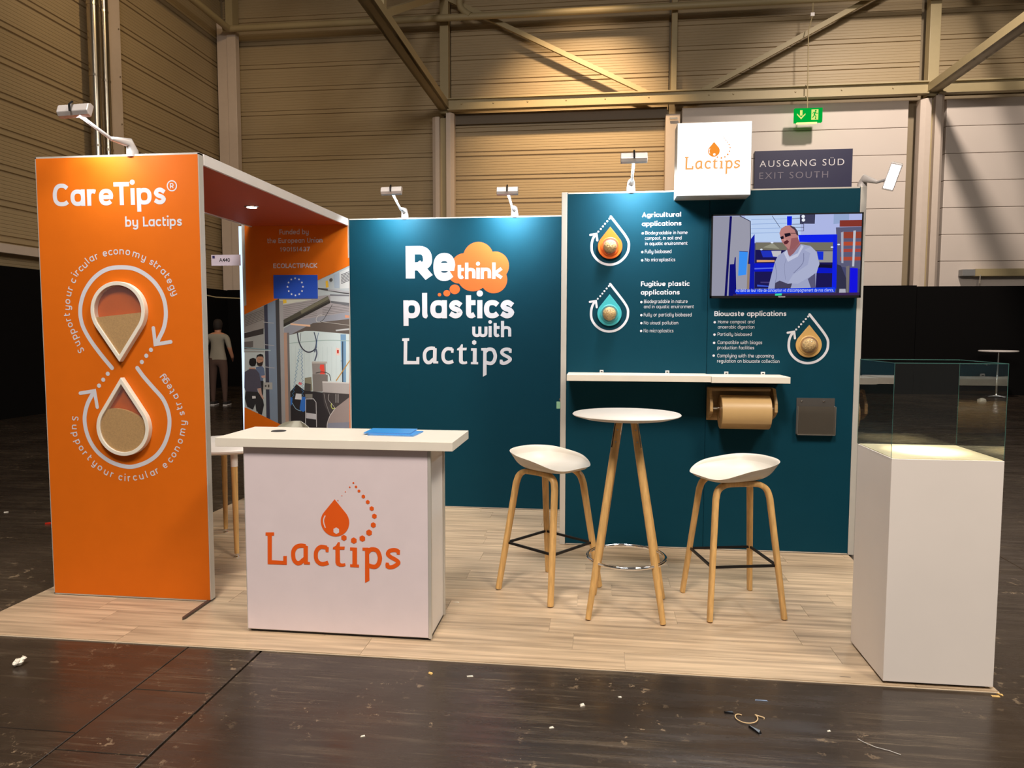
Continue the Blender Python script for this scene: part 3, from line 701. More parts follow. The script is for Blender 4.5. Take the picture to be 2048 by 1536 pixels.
art([(0.8, 1.856), (0.974, 1.856), (0.973, 1.761), (0.804, 1.799)], (178, 184, 188))
art([(0.804, 1.799), (0.973, 1.78), (0.973, 1.753), (0.809, 1.78)], (100, 102, 108))
art([(0.8, 1.856), (0.974, 1.849), (0.974, 1.837), (0.8, 1.842)], (110, 112, 120))
art([(0.348, 1.622), (0.78, 1.842), (0.804, 1.785), (0.357, 1.564)], (74, 72, 62))
art([(0.527, 1.711), (0.78, 1.837), (0.792, 1.816), (0.537, 1.685)], (112, 110, 92))
art([(0.352, 1.588), (0.794, 1.799), (0.802, 1.78), (0.354, 1.562)], (44, 42, 40))
art([(0, 1.515), (0.184, 1.559), (0.182, 1.508), (-0.001, 1.469)], (54, 50, 50))
art([(0.372, 1.559), (0.515, 1.632), (0.972, 1.701), (0.971, 1.637), (0.651, 1.605), (0.422, 1.497), (0.371, 1.496)], (142, 146, 158))
art([(0.424, 1.499), (0.641, 1.605), (0.971, 1.641), (0.969, 1.51), (0.644, 1.536), (0.564, 1.535)], (92, 84, 80))
art([(0.434, 1.603), (0.615, 1.589), (0.615, 1.573), (0.434, 1.589)], (226, 186, 158))
artl([(0.716, 1.617), (0.97, 1.586)], .003, (190, 188, 184), False)
art([(0.845, 1.546), (0.97, 1.56), (0.969, 1.546), (0.85, 1.534)], (180, 184, 188))
art([(0.932, 1.677), (0.971, 1.67), (0.971, 1.651), (0.934, 1.651)], (200, 140, 112))
artl([(0.819, 1.766), (0.778, 1.699), (0.737, 1.637), (0.696, 1.61)], .004, (40, 38, 38))
artl([(0.747, 1.67), (0.702, 1.675), (0.672, 1.646), (0.676, 1.617), (0.711, 1.613)], .004, (196, 196, 196))
# right half: pale wall below the beam
art([(0.416, 1.497), (0.564, 1.535), (0.647, 1.535), (0.969, 1.509), (0.957, 0.671), (0.399, 0.661)], (196, 212, 216))
for k in range(12):
    artl([(p[0]+k*.0415, p[1]) for p in [(0.435, 1.4), (0.425, 0.956)]], .0022, (172, 190, 196), False)
art([(0.889, 1.507), (0.939, 1.507), (0.933, 1.079), (0.898, 1.079)], (110, 150, 186))
art([(0.903, 1.445), (0.913, 1.445), (0.908, 1.079), (0.898, 1.079)], (44, 58, 76))
artl([(0.415, 1.426), (0.572, 1.441), (0.774, 1.454), (0.968, 1.45)], .0055, (146, 172, 172))
artl([(0.649, 1.526), (0.668, 1.444), (0.651, 1.348)], .009, (44, 60, 90))
artl([(0.689, 1.521), (0.673, 1.444), (0.669, 1.386)], .005, (80, 110, 150))
artl([(0.495, 1.523), (0.509, 1.441), (0.541, 1.378), (0.591, 1.349), (0.641, 1.364), (0.667, 1.398)], .0115, (64, 68, 84))
artl([(0.528, 1.518), (0.522, 1.445)], .004, (60, 62, 70))
artl([(0.657, 1.398), (0.671, 1.34), (0.65, 1.272)], .0125, (80, 90, 112))
art([(0.847, 1.389), (0.878, 1.384), (0.877, 1.322), (0.846, 1.324)], (224, 196, 190))
art([(0.855, 1.37), (0.872, 1.37), (0.872, 1.341), (0.854, 1.341)], (190, 60, 50))
disc(photo, *[(0.498, 1.271)][0], .0048, PYY[0], pm(36, 40, 50), 12); disc(photo, *[(0.891, 1.274)][0], .003, PYY[0], pm(30, 34, 44), 12)
art([(0.624, 1.264), (0.75, 1.258), (0.752, 1.079), (0.631, 1.078)], (140, 134, 132))
art([(0.624, 1.267), (0.76, 1.268), (0.765, 1.251), (0.627, 1.25)], (176, 172, 168))
art([(0.7, 1.241), (0.735, 1.241), (0.741, 1.156), (0.695, 1.156), (0.704, 1.185), (0.694, 1.209)], (220, 74, 62))
artl([(0.658, 1.165), (0.718, 1.176), (0.779, 1.157), (0.795, 1.099)], .006, (34, 34, 38))
art([(0.627, 1.155), (0.768, 1.152), (0.767, 1.069), (0.715, 1.001), (0.63, 1)], (118, 114, 112))
art([(0.556, 1.121), (0.617, 1.131), (0.625, 1.009), (0.554, 1.004)], (128, 126, 108))
art([(0.555, 1.077), (0.611, 1.068), (0.609, 1.004), (0.549, 1.009)], (70, 68, 66))
art([(0.406, 0.982), (0.479, 1.066), (0.554, 1.009), (0.705, 0.996), (0.786, 0.982), (0.782, 0.792), (0.75, 0.65), (0.398, 0.643)], (38, 36, 40))
art([(0.558, 0.979), (0.624, 0.98), (0.623, 0.941), (0.558, 0.945)], (120, 118, 112))
art([(0.715, 0.996), (0.961, 0.989), (0.956, 0.644), (0.75, 0.64), (0.782, 0.792), (0.729, 0.884)], (58, 54, 56))
art([(0.829, 0.856), (0.961, 0.955), (0.957, 0.727), (0.761, 0.718), (0.782, 0.792)], (142, 130, 128))
art([(0.756, 0.723), (0.958, 0.736), (0.956, 0.644), (0.75, 0.64)], (120, 124, 140))
artl([(0.831, 0.856), (0.782, 0.787), (0.756, 0.718), (0.753, 0.664)], .005, (196, 192, 190))
art([(0.717, 1.088), (0.963, 1.081), (0.961, 0.984), (0.72, 0.996)], (166, 162, 162))
art([(0.717, 1.093), (0.963, 1.086), (0.963, 1.075), (0.717, 1.082)], (200, 200, 200))
for a in range(3): artl([(p[0]+a*.0135, p[1]) for p in [(0.836, 0.983), (0.835, 0.905)]], .0022, (180, 180, 180), False)
artl([(0.73, 0.986), (0.744, 0.909), (0.783, 0.797)], .003, (150, 150, 150))
artl([(0.776, 0.982), (0.77, 0.933), (0.809, 0.885), (0.834, 0.851)], .003, (180, 180, 180))
artl([(0.799, 0.9), (0.794, 0.875), (0.809, 0.851), (0.829, 0.861)], .005, (200, 214, 110))
def zigzag(a, b_, n, w):
    o = []
    for i in range(n+1):
        t_ = i/n; o.append((a[0]+(b_[0]-a[0])*t_+(w if i % 2 else -w), a[1]+(b_[1]-a[1])*t_))
    return o
za, zb_ = [(0.513, 1.378), (0.441, 0.949)]; artl(zigzag(za, zb_, 26, .0085), .003, (66, 128, 176), False)
za, zb_ = [(0.531, 1.378), (0.535, 0.95)]; artl(zigzag(za, zb_, 26, .0085), .003, (58, 118, 172), False)
art([(0.41, 0.953), (0.44, 0.944), (0.434, 0.89), (0.411, 0.855), (0.406, 0.904)], (46, 108, 190))
art([(0.522, 0.95), (0.558, 0.955), (0.558, 0.833), (0.535, 0.818), (0.505, 0.837), (0.505, 0.861)], (44, 104, 190))
art([(0.472, 0.983), (0.523, 0.979), (0.524, 0.928), (0.461, 0.932)], (206, 208, 212))
artl([(0.434, 0.899), (0.469, 0.846), (0.515, 0.827)], .004, (150, 190, 220))
art([(0.504, 1.086), (0.53, 1.077), (0.524, 1.057), (0.494, 1.066)], (206, 110, 120))
for a_ in ([(0.555, 0.695), (0.561, 0.935), (0.633, 0.937), (0.656, 0.907), (0.657, 0.687)],): artl(a_, .0055, (186, 186, 190), False)
art([(0.563, 0.813), (0.654, 0.802), (0.653, 0.753), (0.562, 0.764)], (176, 176, 182))
# columns in front
def vcol(x0, x1, zt0, zt1, c): art([tuple(x0_) for x0_ in ((x0, zt0), (x1, zt1), (x1, .45), (x0, .45))], c)
cx_ = [p[0] for p in [(0.192, 1.685), (0.225, 1.685), (0.299, 1.685), (0.334, 1.685), (0.37, 1.685), (0.4, 1.685), (0.42, 1.685)]]
la, lb = [(0.008, 1.68), (0.979, 2.103)]; zl = lambda x: la[1]+(lb[1]-la[1])*(x-la[0])/(lb[0]-la[0])-.002
for k_, c_ in ((0, (56, 58, 76)), (1, (122, 138, 160)), (2, (62, 62, 66))): vcol(cx_[k_], cx_[k_+1], zl(cx_[k_]), zl(cx_[k_+1]), c_); vcol(cx_[3], cx_[4], 1.80, 1.80, (156, 156, 160))
vcol(cx_[4], cx_[5], 1.52, 1.52, (176, 144, 128)); vcol(cx_[5], cx_[6], 1.52, 1.52, (112, 110, 112))
for zz in (.30, .62, .94): artl([(cx_[0]-.01, 1.80-zz*.62), (cx_[2]-.02, 1.79-zz*.62)], .006, (160, 160, 166), False)
artl([(-0.003, 1.388), (0.246, 1.367)], .007, (120, 150, 160), False); artl([(-0.004, 1.364), (0.245, 1.362)], .006, (176, 190, 196), False)
art([(0.172, 1.078), (0.254, 1.079), (0.253, 1.016), (0.171, 1.016)], (160, 160, 158)); art([(0.184, 1.053), (0.2, 1.054), (0.199, 1.039), (0.184, 1.039)], (60, 60, 60)); art([(0.213, 1.059), (0.226, 1.059), (0.225, 1.034), (0.212, 1.034)], (60, 60, 60))
artl([(0.843, 1.099), (0.971, 1.279)], .0085, (186, 140, 62), False)
# fan
c_, = [(0.812, 1.98)]
for r_f, col_ in ((.0125, (58, 58, 58)), (.0085, (96, 96, 94)), (.0055, (44, 44, 44)), (.002, (150, 150, 150))): disc(photo, c_[0], c_[1], r_f*1.15, PYY[0], pm(*col_), 20); PYY[0] -= .00001
# the two workers in the print
art([(0.103, 1.212), (0.16, 1.225), (0.18, 1.205), (0.187, 1.147), (0.173, 1.127), (0.167, 1.092), (0.121, 1.092)], (92, 108, 140))
art([(0.11, 1.293), (0.126, 1.317), (0.162, 1.317), (0.178, 1.293), (0.176, 1.261), (0.163, 1.225), (0.132, 1.219), (0.112, 1.249)], (172, 132, 112))
art([(0.109, 1.293), (0.116, 1.32), (0.147, 1.333), (0.173, 1.325), (0.179, 1.293), (0.165, 1.309), (0.129, 1.309)], (30, 28, 30))
art([(0.11, 1.266), (0.132, 1.249), (0.164, 1.261), (0.174, 1.274), (0.165, 1.23), (0.145, 1.22), (0.119, 1.229)], (42, 32, 32))
artl([(0.126, 1.287), (0.167, 1.282)], .002, (40, 30, 30), False)
art([(0.15, 1.136), (0.184, 1.142), (0.194, 1.122), (0.158, 1.117)], (190, 150, 140))
art([(0.131, 1.092), (0.172, 1.092), (0.163, 0.925), (0.172, 0.876), (0.15, 0.787), (0.114, 0.801)], (36, 36, 42))
art([(0.041, 1.209), (0.098, 1.209), (0.102, 1.18), (0.041, 1.18)], (176, 136, 118))
art([(-0.004, 1.169), (0.044, 1.197), (0.103, 1.195), (0.135, 1.156), (0.153, 1.028), (0.111, 1.021), (0.118, 0.991), (0.005, 0.997), (-0.01, 1.027)], (76, 74, 90))
art([(0.04, 1.258), (0.048, 1.285), (0.08, 1.297), (0.105, 1.288), (0.109, 1.254), (0.098, 1.224), (0.065, 1.219), (0.045, 1.234)], (24, 22, 26))
art([(0.114, 1.023), (0.148, 1.028), (0.154, 0.974), (0.174, 0.935), (0.161, 0.925), (0.128, 0.979)], (186, 150, 138))
art([(0.002, 0.995), (0.118, 0.991), (0.153, 0.925), (0.146, 0.871), (0.122, 0.809), (0.099, 0.82), (0.09, 0.885), (0.068, 0.833), (0.014, 0.857), (-0.007, 0.933)], (42, 42, 46))
art([(0.062, 0.955), (0.094, 0.956), (0.096, 0.934), (0.063, 0.931)], (214, 214, 216))
# orange field over the photo (printed border) and the flag
photo.flat([(-0.013, 0.855), (0.326, 0.703), (0.955, 0.429), (0.953, 0.331), (-0.028, 0.306)], PYY[0], M_ORANGE); PYY[0] -= .00001
photo.flat([(0.008, 1.68), (0.01, 1.755), (0.98, 2.171), (0.979, 2.103)], PYY[0], M_ORANGE); PYY[0] -= .00001
art([(0.286, 2.026), (0.69, 2.024), (0.689, 1.818), (0.284, 1.819)], (30, 80, 196))
fc, = [(0.485, 1.922)]
for k in range(12):
    a_ = 2*pi*k/12; sx, sz = fc[0]+.0705*sin(a_), fc[1]+.0745*cos(a_)
    photo.flat([(sx+(.0115 if i % 2 == 0 else .0048)*sin(pi*i/5), sz+(.0115 if i % 2 == 0 else .0048)*cos(pi*i/5)) for i in range(10)], PYY[0]-.00002, pm(236, 244, 250))
photo.build('photo_print', None, BP, fix=False)

# light strip and stand number
t = thing('led_strip', 'white glowing vertical strip on the left edge of the orange back panel', 'light', (0, BY, 0))
MB().box(-.030, -.004, BY+.004, BY+.03, .03, 2.455, glow('led_white', (214, 232, 255), 1.25)).build('light_tube', None, t)
MB().box(-.004, .018, BY+.006, BY+.04, .0, 2.47).build('strip_rail', M_ALU, t)
t = thing('stand_sign', 'small white stand number flag reading A440 beside the orange back panel', 'sign', (-.14, BY, 2.11))
MB().box(-.279, -.008, BY-.02, BY-.014, 2.11, 2.205).build('plate', mat('lilac_white_plate', (222, 212, 226), .5), t)
q = MB(); q.flat([(-.268, 2.197), (-.245, 2.197), (-.245, 2.174), (-.268, 2.174)], BY-.0215, pm(60, 52, 104)); q.build('blue_square', None, t, fix=False)
font_text('A440', -.205, -.105, 2.143, .034, BY-.0215, pm(30, 28, 34), 'lettering', t, .006)

# teal back panel
TP = panel('exhibition_board', .974, 2.90, BY, M_TEAL, 'teal back panel printed with the Rethink slogan and orange thought cloud')
y = BY-.0004; sx_, ox_, oy_ = 4.6545, 690, 420
q = MB(); CO = mat('cloud_orange', (220, 96, 28), .6)
for (cx, cz), r in zip([(2.111, 2.16), (2.253, 2.088), (2.244, 1.973), (2.064, 2.013), (1.99, 2.082), (2.12, 2.053), (1.943, 2.037)], (.131, .121, .115, .138, .115, .12, .095)): disc(q, cx, cz, r, y, CO, 36)
for (cx, cz), r, r2 in zip([(1.907, 1.893), (1.838, 1.86), (1.774, 1.848)], (.045, .03, .0155), (.041, .027, .0145)): disc(q, cx, cz, r, y, CO, 24, r2)
q.build('thought_cloud', CO, TP, fix=False)
q = MB(); y2 = y-.0005
q = MB(); put_text(q, 'R', *(1.48, 1.719, 1.9735, 0.2095), y2, WM, w=.33); q.build('lettering', WM, TP, fix=False)
q = MB(); put_text(q, 'e', *(1.722, 1.912, 1.9645, 0.2364), y2, WM, w=.29); q.build('lettering', WM, TP, fix=False)
q = MB(); put_text(q, 'think', *(1.927, 2.319, 1.9795, 0.0941), y2, WM, w=.29); q.build('lettering', WM, TP, fix=False)
q = MB(); put_text(q, 'plastics', *(1.456, 2.421, 1.6465, 0.1546), y2, WM, w=.28); q.build('lettering', WM, TP, fix=False)
q = MB(); put_text(q, 'with', *(2.058, 2.394, 1.4865, 0.0945), y2, WM, w=.27); q.build('lettering', WM, TP, fix=False)

# slab-serif wordmark and droplet mark, in units: baseline 0, wordmark width 1
LZ = {'word': [('P', [(0.0085, 0.234), (0.0723, 0.2369), (0.0723, 0.2128), (0.0553, 0.2113), (0.0511, 0.0326), (0.1362, 0.0312), (0.1376, 0.0667), (0.1645, 0.0681), (0.1631, 0.0028), (0.0184, 0.0014), (0.0227, 0.2099), (0.0071, 0.2113)], 0.0), ('S', [(0.3064, 0.1447), (0.2709, 0.1475), (0.2383, 0.1376), (0.217, 0.1121), (0.2113, 0.0809), (0.217, 0.0426), (0.2383, 0.0199), (0.2638, 0.0227), (0.2823, 0.0397), (0.305, 0.0567)], 0.0314), ('P', [(0.2908, 0.1532), (0.3234, 0.1461), (0.3206, 0.0312), (0.3362, 0.0312), (0.3362, 0.0113), (0.2908, 0.0113), (0.2879, 0.0355)], 0.0), ('S', [(0.4638, 0.1404), (0.4397, 0.1433), (0.4184, 0.1433), (0.3957, 0.1277), (0.3816, 0.0979), (0.383, 0.0553), (0.4, 0.0298), (0.427, 0.0199), (0.4539, 0.0255), (0.4723, 0.0326)], 0.0303), ('P', [(0.4511, 0.1518), (0.478, 0.1433), (0.4752, 0.1078), (0.4539, 0.1078)], 0.0), ('P', [(0.5461, 0.183), (0.5603, 0.183), (0.5589, 0.1518), (0.5957, 0.1532), (0.5929, 0.1305), (0.5589, 0.1291), (0.5589, 0.0411), (0.5645, 0.0312), (0.5787, 0.0298), (0.5957, 0.034), (0.6, 0.0142), (0.583, 0.0071), (0.556, 0.0057), (0.5319, 0.0156), (0.5248, 0.034), (0.5262, 0.1291), (0.5064, 0.1305), (0.5092, 0.1447), (0.5291, 0.156)], 0.0), ('P', [(0.634, 0.1489), (0.6851, 0.1489), (0.6837, 0.027), (0.6979, 0.027), (0.6979, 0.0057), (0.6326, 0.0071), (0.6326, 0.027), (0.6496, 0.027), (0.6511, 0.1262), (0.634, 0.1262)], 0.0), ('P', [(0.7248, 0.1504), (0.7702, 0.1518), (0.773, 0.1291), (0.773, -0.0851), (0.7404, -0.1035), (0.7433, 0.1277), (0.7248, 0.1291)], 0.0), ('S', [(0.7617, 0.1177), (0.783, 0.1376), (0.8128, 0.1404), (0.8369, 0.1262), (0.8511, 0.0823), (0.8411, 0.0397), (0.8199, 0.0184), (0.7929, 0.017), (0.7631, 0.0255)], 0.0314), ('S', [(0.9844, 0.1291), (0.9745, 0.139), (0.9475, 0.1418), (0.9191, 0.1319), (0.9092, 0.1106), (0.9291, 0.0908), (0.9603, 0.0752), (0.983, 0.0582), (0.9787, 0.0426), (0.9489, 0.0227), (0.9234, 0.017), (0.9064, 0.0227), (0.905, 0.0397)], 0.0292), ('P', [(0.973, 0.1348), (0.9972, 0.1461), (0.9957, 0.1092), (0.973, 0.1106)], 0.0), ('P', [(0.8922, 0.0496), (0.9149, 0.0496), (0.9177, 0.027), (0.8922, 0.0099)], 0.0)], 'drop': ((0.5262, 0.3277), 0.1046, (0.5277, 0.4908)), 'hole': ((0.5348, 0.2652), 0.0238), 'shine': [(0.4553, 0.3716), (0.444, 0.3461), (0.444, 0.3177), (0.4553, 0.2837)], 'hex': [((0.6652, 0.6113), 0.0072), ((0.6837, 0.5844), 0.0097), ((0.705, 0.5546), 0.0115), ((0.7362, 0.5163), 0.0144), ((0.7674, 0.478), 0.0155), ((0.7957, 0.4326), 0.0173), ((0.8142, 0.3787), 0.0191), ((0.8057, 0.3149), 0.0206), ((0.7745, 0.2596), 0.0235), ((0.7248, 0.2156), 0.0235), ((0.6624, 0.1986), 0.0235), ((0.5901, 0.2156), 0.0224), ((0.5504, 0.4823), 0.0043), ((0.5801, 0.5177), 0.0036), ((0.6057, 0.5461), 0.0043), ((0.6383, 0.5801), 0.0058)], 'idot': ((0.6624, 0.2), 0.022)}
def wordmark(q, x0, x1, zb, y, m, kz=1.0):
    k = (x1-x0)/1.0
    F = lambda pts: [(x0+p[0]*k, zb+p[1]*k*kz) for p in pts]
    for kind, pts, w in LZ['word']:
        if kind == 'P': q.flat(F(pts), y, m)
        else:
            for p in ribbon(smooth(F(pts), 5), w*k): q.flat([(a[0], a[1]) for a in p], y, m)
def droplet_mark(q, x0, x1, zb, y, m, mw, kz=1.0, small=1.0):
    k = (x1-x0); (cx, cz), R, (_, tz) = LZ['drop']
    q.flat([(x0+p[0]*k, zb+p[1]*k*kz) for p in drop_outline(cx, cz, R, tz, 44)], y, m)
    (hx, hz), hr = LZ['hole']; disc(q, x0+hx*k, zb+hz*k*kz, hr*k, y-.0004, mw, 6, a0=pi/6)
    for p in ribbon(smooth([(x0+a*k, zb+b_*k*kz) for a, b_ in LZ['shine']], 4), .008*k): q.flat([(a[0], a[1]) for a in p], y-.0004, mw)
    for (hx, hz), hr in LZ['hex']: disc(q, x0+hx*k, zb+hz*k*kz, hr*k*small, y, m, 6, a0=pi/6)
q = MB(); (xa, za), (xb, zb) = [(1.435, 1.247), (2.401, 1.254)]
wordmark(q, xa, xb, za, y2, WM)
(hx, hz), hr = LZ['hex'][-6+1] if False else LZ['idot']; disc(q, xa+hx*(xb-xa), za+hz*(xb-xa), hr*(xb-xa), y2, WM, 6, a0=pi/6)
q.build('wordmark', WM, TP, fix=False)

# closet side walls and right wall panels
RY = 1.357; RX0, RXM, RX1 = 2.878, 3.880, 4.898
t = thing('closet_side_wall', 'teal closet side wall with lock joining the two teal walls', 'panel', (2.90, 1.9, 0))
MB().box(2.882, 2.92, RY+.05, BY-.002, .004, H-.006).build('side_board', M_TEAL, t)
MB().lathe([(0, .0), (.012, .0), (.012, .022), (.009, .026), (0, .026)], (2.882, 1.47, 1.045), 16, axis='x').build('lock', M_CHROME, t)
t.children[-1].rotation_euler = (0, 0, 0)
MB().box(4.86, 4.895, RY+.05, BY+.2, .004, H-.006).build('side_board', M_TEAL, t)
t = thing('key_tag', 'small pale green key tag hanging from the closet lock', 'key tag', (2.862, 1.46, 1.0))
MB().box(2.835, 2.863, 1.455, 1.461, .975, 1.027, mat('mint_tag', (150, 200, 160), .5)).build('tag', None, t, bev=.002)
MB().lathe([(0, 0), (.011, 0), (.011, .016), (0, .016)], (2.866, 1.46, 1.045), 14, axis='y').build('key_bow', M_STEEL, t)
t = thing('corner_post', 'pale aluminium corner post where the teal wall steps forward', 'post', (2.895, RY, 0))
MB().box(2.868, 2.908, RY, RY+.05, .0, H+.004).build('post', M_ALU, t, bev=.003)
t = thing('corner_post', 'pale aluminium end post right of the television wall', 'post', (4.88, RY, 0))
MB().box(4.858, 4.898, RY, RY+.05, .0, H+.004).build('post', M_ALU, t, bev=.003)
P1 = panel('exhibition_board', 2.909, RXM-.001, RY, M_TEAL, 'teal panel printed with the agricultural and fugitive plastic texts', ev=.006, seam='lr')
P2 = panel('exhibition_board', RXM+.001, 4.857, RY, M_TEAL, 'teal panel behind the television, printed with the biowaste text', ev=.006, seam='lr')
y = RY-.0004
def text_block(parent, bold, reg, dots):
    for s, a_ in bold: q = MB(); put_text(q, s, *a_, y, WM, w=.25); q.build('heading_line', WM, parent, fix=False)
    for s, a_ in reg: q = MB(); put_text(q, s, *a_, y, WM, w=.155); q.build('text_line', WM, parent, fix=False)
    for p in dots: q = MB(); disc(q, p[0], p[1], .0082, y, WM, 14); q.build('bullet_dot', WM, parent, fix=False)
text_block(P1, [('Agricultural', (3.424, 3.69, 2.3245, 0.0225)), ('applications', (3.424, 3.692, 2.264, 0.023))],
 [('Biodegradable in home', (3.447, 3.734, 2.2055, 0.0162)), ('compost, in soil and', (3.446, 3.694, 2.1695, 0.0164)), ('in aquatic environment', (3.447, 3.735, 2.1325, 0.0162)),
  ('Fully biobased', (3.447, 3.627, 2.077, 0.0173)), ('No microplastics', (3.448, 3.654, 2.021, 0.0171))], [(3.43, 2.214), (3.429, 2.086), (3.429, 2.029)])
text_block(P1, [('Fugitive plastic', (3.423, 3.754, 1.851, 0.0239)), ('applications', (3.423, 3.689, 1.7925, 0.0235))],
 [('Biodegradable in nature', (3.446, 3.743, 1.7335, 0.0174)), ('and in aquatic environment', (3.446, 3.786, 1.698, 0.017)), ('Fully or partially biobased', (3.446, 3.772, 1.6415, 0.0174)),
  ('No visual pollution', (3.447, 3.682, 1.586, 0.017)), ('No microplastics', (3.447, 3.651, 1.5305, 0.0174))], [(3.428, 1.741), (3.429, 1.65), (3.43, 1.595), (3.429, 1.54)])
text_block(P2, [('Biowaste applications', (3.925, 4.404, 1.6435, 0.0245))],
 [('Home compost and', (3.951, 4.194, 1.5935, 0.0161)), ('anaerobic digestion', (3.951, 4.195, 1.558, 0.0163)), ('Partially biobased', (3.95, 4.178, 1.508, 0.0161)),
  ('Compatible with biogas', (3.951, 4.249, 1.4515, 0.0168)), ('production facilities', (3.951, 4.197, 1.4155, 0.0164)),
  ('Complying with the upcoming', (3.951, 4.328, 1.3595, 0.0173)), ('regulation on biowaste collection', (3.951, 4.367, 1.323, 0.0169))], [(3.929, 1.601), (3.929, 1.516), (3.928, 1.459), (3.927, 1.371)])
ICON = [(x/240, z/240) for x, z in ((5, 388), (100, 268), (190, 150), (235, 70), (242, 5), (230, -70), (180, -150), (100, -210), (0, -232), (-100, -210), (-180, -150), (-230, -70), (-240, 20), (-225, 100), (-190, 165))]
def icon(parent, c, s):
    q = MB(); F = lambda pts: [(c[0]+x*s, c[1]+z*s) for x, z in pts]
    strip(q, F(ICON[:1]+ICON[1:]), .0165, y, WM)
    strip(q, F([(x/240, z/240) for x, z in ((-258, 156), (-178, 168), (-166, 85))]), .0145, y-.0002, WM, curve=False)
    for x, z in ((-12, 362), (-40, 330), (-68, 297), (-95, 264), (-122, 231), (-154, 197)): disc(q, c[0]+x/240*s, c[1]+z/240*s, .0068, y, WM, 14)
    q.build('drop_ring_print', WM, parent, fix=False)
def sample_drop(c, s, m, label, k):
    t = thing('sample_drop', label, 'display', (c[0], RY, c[1]), 'drop-shaped sample displays on the teal wall')
    R = .66*s; MB().prism(drop_outline(c[0], c[1], R, c[1]+1.06*s, 40), RY-.002, RY-.016, 'y').build('drop_plate', m, t, bev=.002)
    MB().lathe([(.50*s, .016), (.50*s, .021), (.46*s, .023), (.43*s, .021), (.43*s, .016)], (c[0], RY, c[1]), 36, axis='y').build('plate_ring', m, t, smooth=True)
    g = MB().lathe([(.36*s, .016), (.36*s, .028), (.33*s, .045), (.26*s, .058), (.15*s, .066), (0, .069)], (c[0], RY, c[1]), 32, axis='y').build('granules', M_GRAN, t, smooth=True, angle=80)
    tx = bpy.data.textures.get('grain') or bpy.data.textures.new('grain', 'CLOUDS'); tx.noise_scale = .006
    sd = g.modifiers.new('sub', 'SUBSURF'); sd.levels = sd.render_levels = 2
    dp = g.modifiers.new('disp', 'DISPLACE'); dp.texture = tx; dp.strength = .008; dp.texture_coords = 'LOCAL'
    MB().lathe([(.44*s, .016), (.43*s, .035), (.385*s, .055), (.30*s, .070), (.18*s, .079), (0, .083)], (c[0], RY, c[1]), 32, axis='y').build('clear_dome', MATS['clear_window_pane'], t, smooth=True, angle=80)
(i1, i2), (i3,) = [(3.207, 2.125), (3.208, 1.66)], [(4.553, 1.447)]
IS = .128
icon(P1, i1, IS); icon(P1, i2, IS); icon(P2, i3, IS)
sample_drop(i1, IS, mat('orange_plate', (240, 112, 36), .4), 'orange drop plate with clear dome of golden granules beside the agricultural text', 1)
sample_drop(i2, IS, mat('aqua_plate', (64, 170, 176), .4), 'aqua drop plate with clear dome of golden granules beside the fugitive plastic text', 2)
sample_drop(i3, IS, mat('gold_plate', (196, 156, 92), .4), 'golden tan drop plate with clear dome of granules beside the biowaste text', 3)

# television
TV = thing('television', 'flat black-framed television on the teal wall playing a workshop interview', 'television', (4.37, 1.31, 2.04))
TX0, TX1, TZ0, TZ1, TY = 3.884, 4.858, 1.763, 2.322, 1.285
q = MB(); e = .009; q.box(TX0, TX1, TY+.012, TY+.045, TZ0, TZ1)
q.build('case', M_BLACKP, TV, bev=.004)
q = MB()
for a in ((TX0, TX1, TZ1-e, TZ1), (TX0, TX1, TZ0, TZ0+.016), (TX0, TX0+e, TZ0, TZ1), (TX1-e, TX1, TZ0, TZ1)): q.box(a[0], a[1], TY-.002, TY+.014, a[2], a[3])
q.build('bezel', M_BLACKP, TV)
q = MB(); q.flat([(4.33, TZ0+.004), (4.375, TZ0+.004), (4.375, TZ0+.011), (4.33, TZ0+.011)], TY-.003, pm(150, 150, 155)); q.build('maker_mark', None, TV, fix=False)
MB().box(4.2, 4.5, TY+.045, RY, 1.9, 2.15).build('wall_bracket', M_BLACK, TV)
photo = MB(False); PYY = [TY+.004]
def pm(*c): return glow('screen_%02x%02x%02x' % tuple(c), c, .95)
def ta(pts, c): art([(min(max(p[0], TX0+.006), TX1-.006), min(max(p[1], TZ0+.014), TZ1-.006)) for p in pts], c, .00003)
def unz(x0, z0, x1, z1):
    gx = lambda x: 4.3510+(x-1000)*0.00052812
    gz = lambda z, x: 2.1380-(z-500)*0.00052812+(x-1000)*-0.00000000
    return [(gx(x0), gz(z0, x0)), (gx(x1), gz(z0, x1)), (gx(x1), gz(z1, x1)), (gx(x0), gz(z1, x0))]
def tl(pts, w, c, curve=False): artl(pts, w, c, curve, .00003)
#TV
ta([(TX0, TZ0), (TX1, TZ0), (TX1, TZ1), (TX0, TZ1)], (70, 72, 110))
ta([(3.888, 2.321), (4.851, 2.326), (4.858, 2.121), (3.892, 2.133)], (176, 186, 232))
ta([(4.099, 2.317), (4.46, 2.322), (4.466, 2.136), (4.147, 2.14)], (188, 210, 244))
for k in range(4): tl([(p[0], p[1]-k*.03) for p in [(4.143, 2.286), (4.374, 2.288)]], .004, (150, 176, 222))
for a_ in ([(4.406, 2.287), (4.474, 2.292)], [(4.407, 2.252), (4.481, 2.252)], [(4.428, 2.23), (4.482, 2.229)], [(4.445, 2.207), (4.483, 2.206)], [(4.277, 2.309), (4.33, 2.231)], [(4.482, 2.252), (4.483, 2.206)]): tl(a_, .003, (60, 60, 90))
ta([(4.455, 2.312), (4.553, 2.315), (4.552, 2.252), (4.457, 2.254)], (64, 64, 92))
for p in [(4.477, 2.301), (4.479, 2.278)]: disc(photo, p[0], p[1], .011, PYY[0], pm(240, 244, 255), 14)
PYY[0] -= .00003
ta([(4.671, 2.318), (4.768, 2.322), (4.768, 2.257), (4.671, 2.248)], (150, 170, 210))
